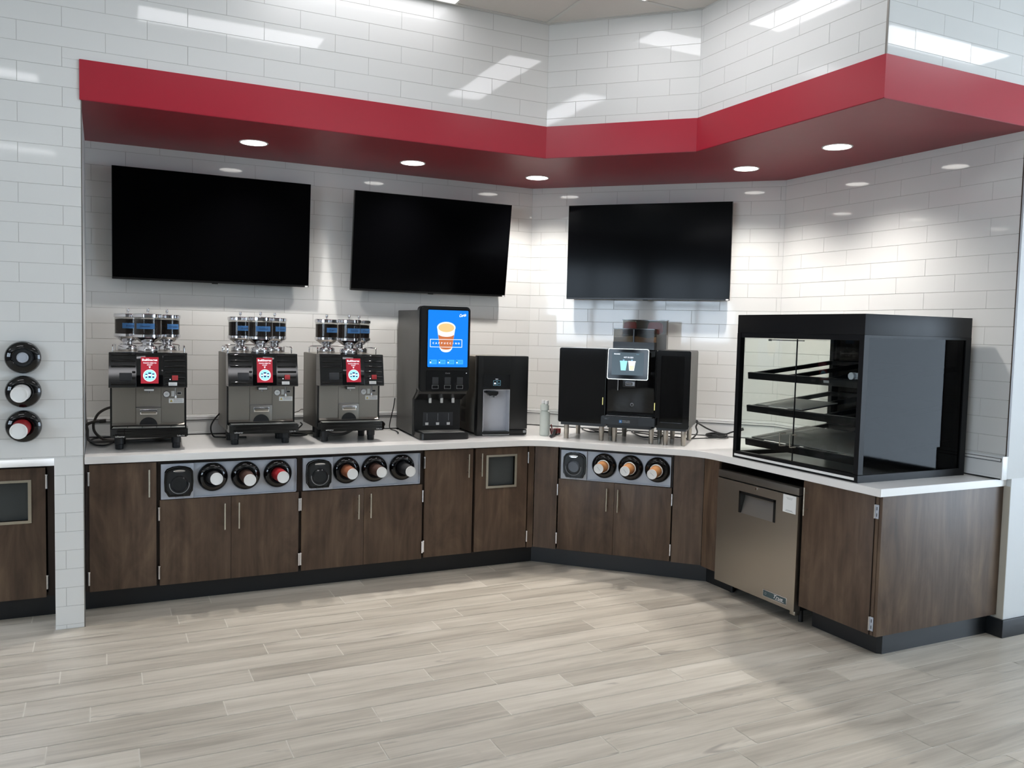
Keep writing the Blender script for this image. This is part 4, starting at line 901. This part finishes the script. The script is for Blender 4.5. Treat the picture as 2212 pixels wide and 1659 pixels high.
for x0, x1, hx in ((.031, .5055, .437), (.5075, CW - .033, .520)):
    f = MB(); f.box(x0, x1, .008, .013, .046, .764, 'clear_glass'); d = part(f, 'glass_door', k)
    f = MB(); f.tube([(hx + .012, .008, .132), (hx, -.022, .132), (hx, -.026, .140), (hx, -.026, .196), (hx, -.022, .204), (hx + .012, .008, .204)], .0045, 'handle_metal', 8, 4); part(f, 'handle', d)
f = MB(); f.box(.5052, .5078, .006, .015, .046, .764, 'black_satin'); part(f, 'door_seal', k)
f = MB(); f.cyl((.24, .05, .748), .010, .012, 'black_satin', n=12); f.box(.24, .52, .045, .053, .752, .757, 'black_satin'); part(f, 'door_stay', k)
f = MB(); f.tube([(CW - .024, .11, .325), (CW - .024, .15, .316), (CW - .024, .19, .306), (CW - .024, .215, .318), (CW - .024, .24, .344)], .0022, 'white_plastic', 6, 4); part(f, 'cable_tie', k)
tl = math.atan(.085 / .72)
for i, z in enumerate((.545, .336, .121)):
    f = MB(); f.X = Matrix.Translation((0, .070, z)) @ Matrix.Rotation(tl, 4, 'X')
    f.box(.030, .966, 0, .022, -.042, .0, m, bev=.002)
    for x in (.034, .34, .64, .938): f.box(x, x + .022, .02, .72, -.030, -.004, m)
    f.box(.030, .966, .70, .722, -.032, -.004, m); f.box(.034, .962, .021, .030, -.006, -.001, 'tray_gray')
    sh = part(f, 'shelf', k)
    if i == 0:
        f = MB(); f.X = Matrix.Translation((0, .070, z)) @ Matrix.Rotation(tl, 4, 'X'); f.box(.66, .70, -.0012, 0, -.026, -.012, 'ink_gray'); part(f, 'price_tag', sh)
tr1 = thing('serving_tray', 'grey serving tray on the middle shelf of the glass case', 'tray', at('C', .274, .025, ZT))
f = MB(); f.X = Matrix.Translation((0, .070, .337)) @ Matrix.Rotation(tl, 4, 'X'); f.box(.08, .47, .035, .33, .0, .006, 'tray_gray', bev=.002); part(f, 'tray_body', tr1)
tr1 = thing('serving_tray', 'dark serving tray covering the lowest shelf of the glass case', 'tray', at('C', .274, .025, ZT))
f = MB(); f.X = Matrix.Translation((0, .070, .122)) @ Matrix.Rotation(tl, 4, 'X'); f.box(.05, .93, .035, .52, .0, .007, 'shelf_gray', bev=.002); part(f, 'tray_body', tr1)
kn = thing('control_knob', 'pale grey timer knob on the top shelf of the glass case', 'knob', at('C', .274 + .855, .025 + .10, ZT + .552))
f = MB(); f.cyl((0, .0, .016), .020, .03, 'panel_steel', axis='-y', n=20); f.box(.012, .045, -.01, -.004, .008, .034, 'panel_steel'); f.box(-.02, .04, -.012, .01, 0, .006, 'panel_steel'); part(f, 'knob_body', kn)

# ------------------------------------------------------------------ undercounter refrigerator
k = thing('refrigerator', 'stainless steel undercounter refrigerator below the glass food case', 'refrigerator', at('C', .160, .0, 0))
f = MB(); f.box(.003, .707, .062, .72, .085, .815, 'black_satin'); part(f, 'cabinet_body', k)
f = MB(); f.box(0, .710, .012, .062, .772, .816, 'steel_dark', bev=.003); part(f, 'top_rail', k)
f = MB(); hx0, hx1, hz0, hz1 = .205, .530, .575, .712
f.ring([(0, .086), (.710, .086), (.710, .764), (0, .764)], [(hx0 + .01, hz0), (hx1 - .01, hz0), (hx1, hz1), (hx0, hz1)], 'y', .012, .060, 'steel_brushed')
f.box(hx0 - .01, hx1 + .01, .046, .058, hz0 - .03, hz1 + .01, 'steel_brushed'); d = part(f, 'door', k, 'brushed steel door')
f = MB(); f.prism([(.046, hz1 - .03), (.014, hz0 + .0), (.046, hz0 + .0)], 'x', hx0 + .02, hx1 - .02, 'steel_brushed')
f.box(hx0 + .004, hx1 - .004, .009, .046, hz1 - .016, hz1 - .002, 'black_satin'); f.box(hx0 + .002, hx0 + .018, .009, .046, hz0, hz1, 'black_satin'); f.box(hx1 - .018, hx1 - .002, .009, .046, hz0, hz1, 'black_satin'); part(f, 'recessed_handle', d)
f = MB(); f.cyl((.360, .012, .750), .008, .006, 'chrome', axis='-y', n=16); part(f, 'lock', d)
f = MB(); f.box(.588, .692, .0108, .012, .658, .762, 'paper')
for j, (w, z) in enumerate(((.05, .745), (.04, .738), (.05, .672), (.06, .667))): f.box(.64 - w / 2, .64 + w / 2, .0100, .0108, z, z + .0018, 'ink_gray')
part(f, 'notice_label', d, 'white paper notice')
f = MB(); f.box(.455, .655, .008, .012, .108, .152, 'chrome', bev=.001); f.box(.460, .650, .0072, .008, .112, .148, 'badge_teal'); f.lathe([(.0075, 0), (.0075, .0006), (.006, .0006), (.006, 0)], (.480, .0072, .130), 'ink_gray', '-y', 16)
f.text('True', .588, .0062, .133, .022, 'white_plastic', width=.075, shear=.4, bold=.012); f.box(.562, .632, .0062, .0072, .1175, .1195, 'white_plastic'); part(f, 'name_plate', d)
f = MB(); f.box(.67, .712, .02, .06, .062, .086, 'steel', bev=.004); part(f, 'door_hinge', k)
for x in (.05, .66):
    f = MB(); f.cyl((x, .12, 0), .014, .086, 'black_soft', n=12); part(f, 'foot', k); f = MB(); f.cyl((x, .66, 0), .014, .086, 'black_soft', n=12); part(f, 'foot', k)

# ------------------------------------------------------------------ hoses and cords
def cord(par, name, label, pts, r=.005, m='black_soft', ends=()):
    mb = MB(); mb.X = (Matrix.Translation(par.location) @ par.rotation_euler.to_matrix().to_4x4()).inverted(); mb.tube(pts, r, m, 10, 6, zmin=ZT + r + .0008)
    for (p, q, rr) in ends: mb.tube([p, q], rr, m, 10, 1)
    return part(mb, name, par, label, 60)
zt = ZT + .0075
cord(br[0], 'water_hose', 'grey hose rising in an arc behind the coffee brewer nearest the pier', [(.62, .775, 1.135), (.53, .76, 1.121), (.475, .72, 1.091), (.452, .70, 1.050), (.444, .70, 1.018), (.449, .68, .982), (.474, .66, .950), (.513, .62, zt + .008), (.575, .60, zt + .002), (.70, .60, zt + .002), (.95, .66, zt + .002)], .0085, 'hose_gray')
cord(br[0], 'drain_hose', 'grey hose looping out beside the pier with a connector end', [(.485, .585, 1.054), (.443, .58, 1.051), (.409, .57, 1.033), (.4125, .56, 1.0), (.4125, .56, .967), (.418, .57, .939), (.446, .58, zt + .002), (.484, .585, zt + .002), (.56, .575, zt + .003), (.70, .58, zt + .002), (.95, .62, zt + .002)], .0085, 'hose_gray', ends=[((.478, .585, 1.054), (.516, .59, 1.056), .0125)])
cord(br[0], 'power_cord', 'black cord curled on the worktop below the looped grey hoses', [(.60, .66, zt - .002), (.555, .56, zt - .002), (.527, .46, zt - .002), (.497, .425, zt - .002), (.46, .46, zt - .002), (.437, .56, zt - .002), (.425, .64, zt - .002), (.44, .76, zt - .002), (.47, .82, zt - .002), (.58, .84, zt - .002)], .005)
cord(br[1], 'power_cord', 'black cord hanging in a loop left of the middle coffee brewer', [(1.235, .77, 1.085), (1.215, .70, 1.077), (1.178, .67, 1.04), (1.155, .66, .997), (1.157, .66, .955), (1.175, .67, zt + .002), (1.205, .67, zt - .002), (1.27, .64, zt - .002), (1.38, .62, zt - .002)], .005)
cord(br[2], 'drain_hose', 'dark hose sagging under the third coffee brewer', [(1.72, .74, zt + .003), (1.80, .70, zt + .003), (1.90, .56, zt + .02), (1.96, .50, zt + .012), (2.03, .46, zt + .025), (2.12, .45, zt + .08), (2.12, .55, .984)], .010, 'hose_gray')
cord(br[1], 'power_cord', 'black cord bunched between the second and third coffee brewers', [(1.60, .80, zt - .002), (1.68, .76, zt - .002), (1.745, .72, zt - .002), (1.80, .66, zt - .002), (1.74, .60, zt - .002), (1.66, .66, zt - .002), (1.72, .74, zt + .006), (1.79, .79, zt + .05), (1.79, .83, .985)], .005)
cord(br[2], 'supply_tube', 'thin reddish tube bridging the second and third coffee brewers', [(1.70, .77, 1.06), (1.764, .79, 1.072), (1.79, .80, 1.086), (1.83, .79, 1.080)], .003, 'bead')
cord(k_drink, 'power_cord', 'black cord running down beside the tall drink dispenser', [(2.484, .78, 1.16), (2.475, .775, 1.10), (2.462, .77, 1.05), (2.445, .77, .973), (2.446, .78, .94), (2.462, .80, zt), (2.47, .70, zt - .002), (2.455, .60, zt - .002), (2.44, .56, zt - .002)], .004)
cord(br[2], 'power_plug', 'black plug and cord end at the wall behind the third coffee brewer', [(2.40, .835, .955), (2.36, .80, .955), (2.33, .76, .945), (2.30, .72, zt)], .006, ends=[((2.37, .81, .955), (2.42, .84, .956), .014)])
def bp(s, t, z): p = at('B', s, t, z)[0]; return p
cord(k_syrup, 'power_cord', 'black cord dropping from the right flavour unit onto the coil', [bp(1.03, .60, 1.06), bp(1.06, .66, 1.045), bp(1.045, .70, 1.00), bp(1.06, .66, .96), bp(1.03, .60, zt), bp(1.00, .55, zt - .002)], .006)
cord(k_syrup, 'power_cord', 'long black cord swooping from the espresso group toward the glass case', [bp(1.03, .62, 1.055), bp(1.08, .74, 1.01), bp(1.12, .80, .98), bp(1.18, .83, .955), bp(1.25, .82, .945), bp(1.30, .80, .965), bp(1.36, .80, .985)], .006, ends=[(bp(1.34, .80, .978), bp(1.385, .80, .995), .012)])
C = [bp(1.02, .58, zt)]
for i in range(34):
    a = i * .72; C.append(bp(1.185 + (.075 + .008 * math.sin(i)) * math.cos(a), .80 + .075 * math.sin(a), zt + .0065 * (i // 9) + .001 * (i % 3)))
cord(k_syrup, 'coiled_cord', 'bundled coil of black cord lying beside the glass case', C, .0042)
C = [bp(.14, .82, zt), bp(.15, .76, zt), bp(.25, .62, zt), bp(.38, .68, zt), bp(.30, .74, zt + .002), bp(.20, .78, zt + .004), bp(.33, .62, zt + .004), bp(.48, .66, zt), bp(.50, .80, zt)]
cord(k_milk, 'power_cord', 'black cord tangled under the cooler unit legs', C, .005)
C = [bp(.53, .84, zt), bp(.56, .74, zt), bp(.68, .50, zt), bp(.78, .54, zt), bp(.80, .70, zt), bp(.66, .80, zt + .004), bp(.58, .70, zt + .008), bp(.74, .64, zt + .004), bp(.92, .62, zt), bp(1.0, .58, zt)]
cord(k_esp, 'power_cord', 'black cord tangled under the tablet espresso machine', C, .005)
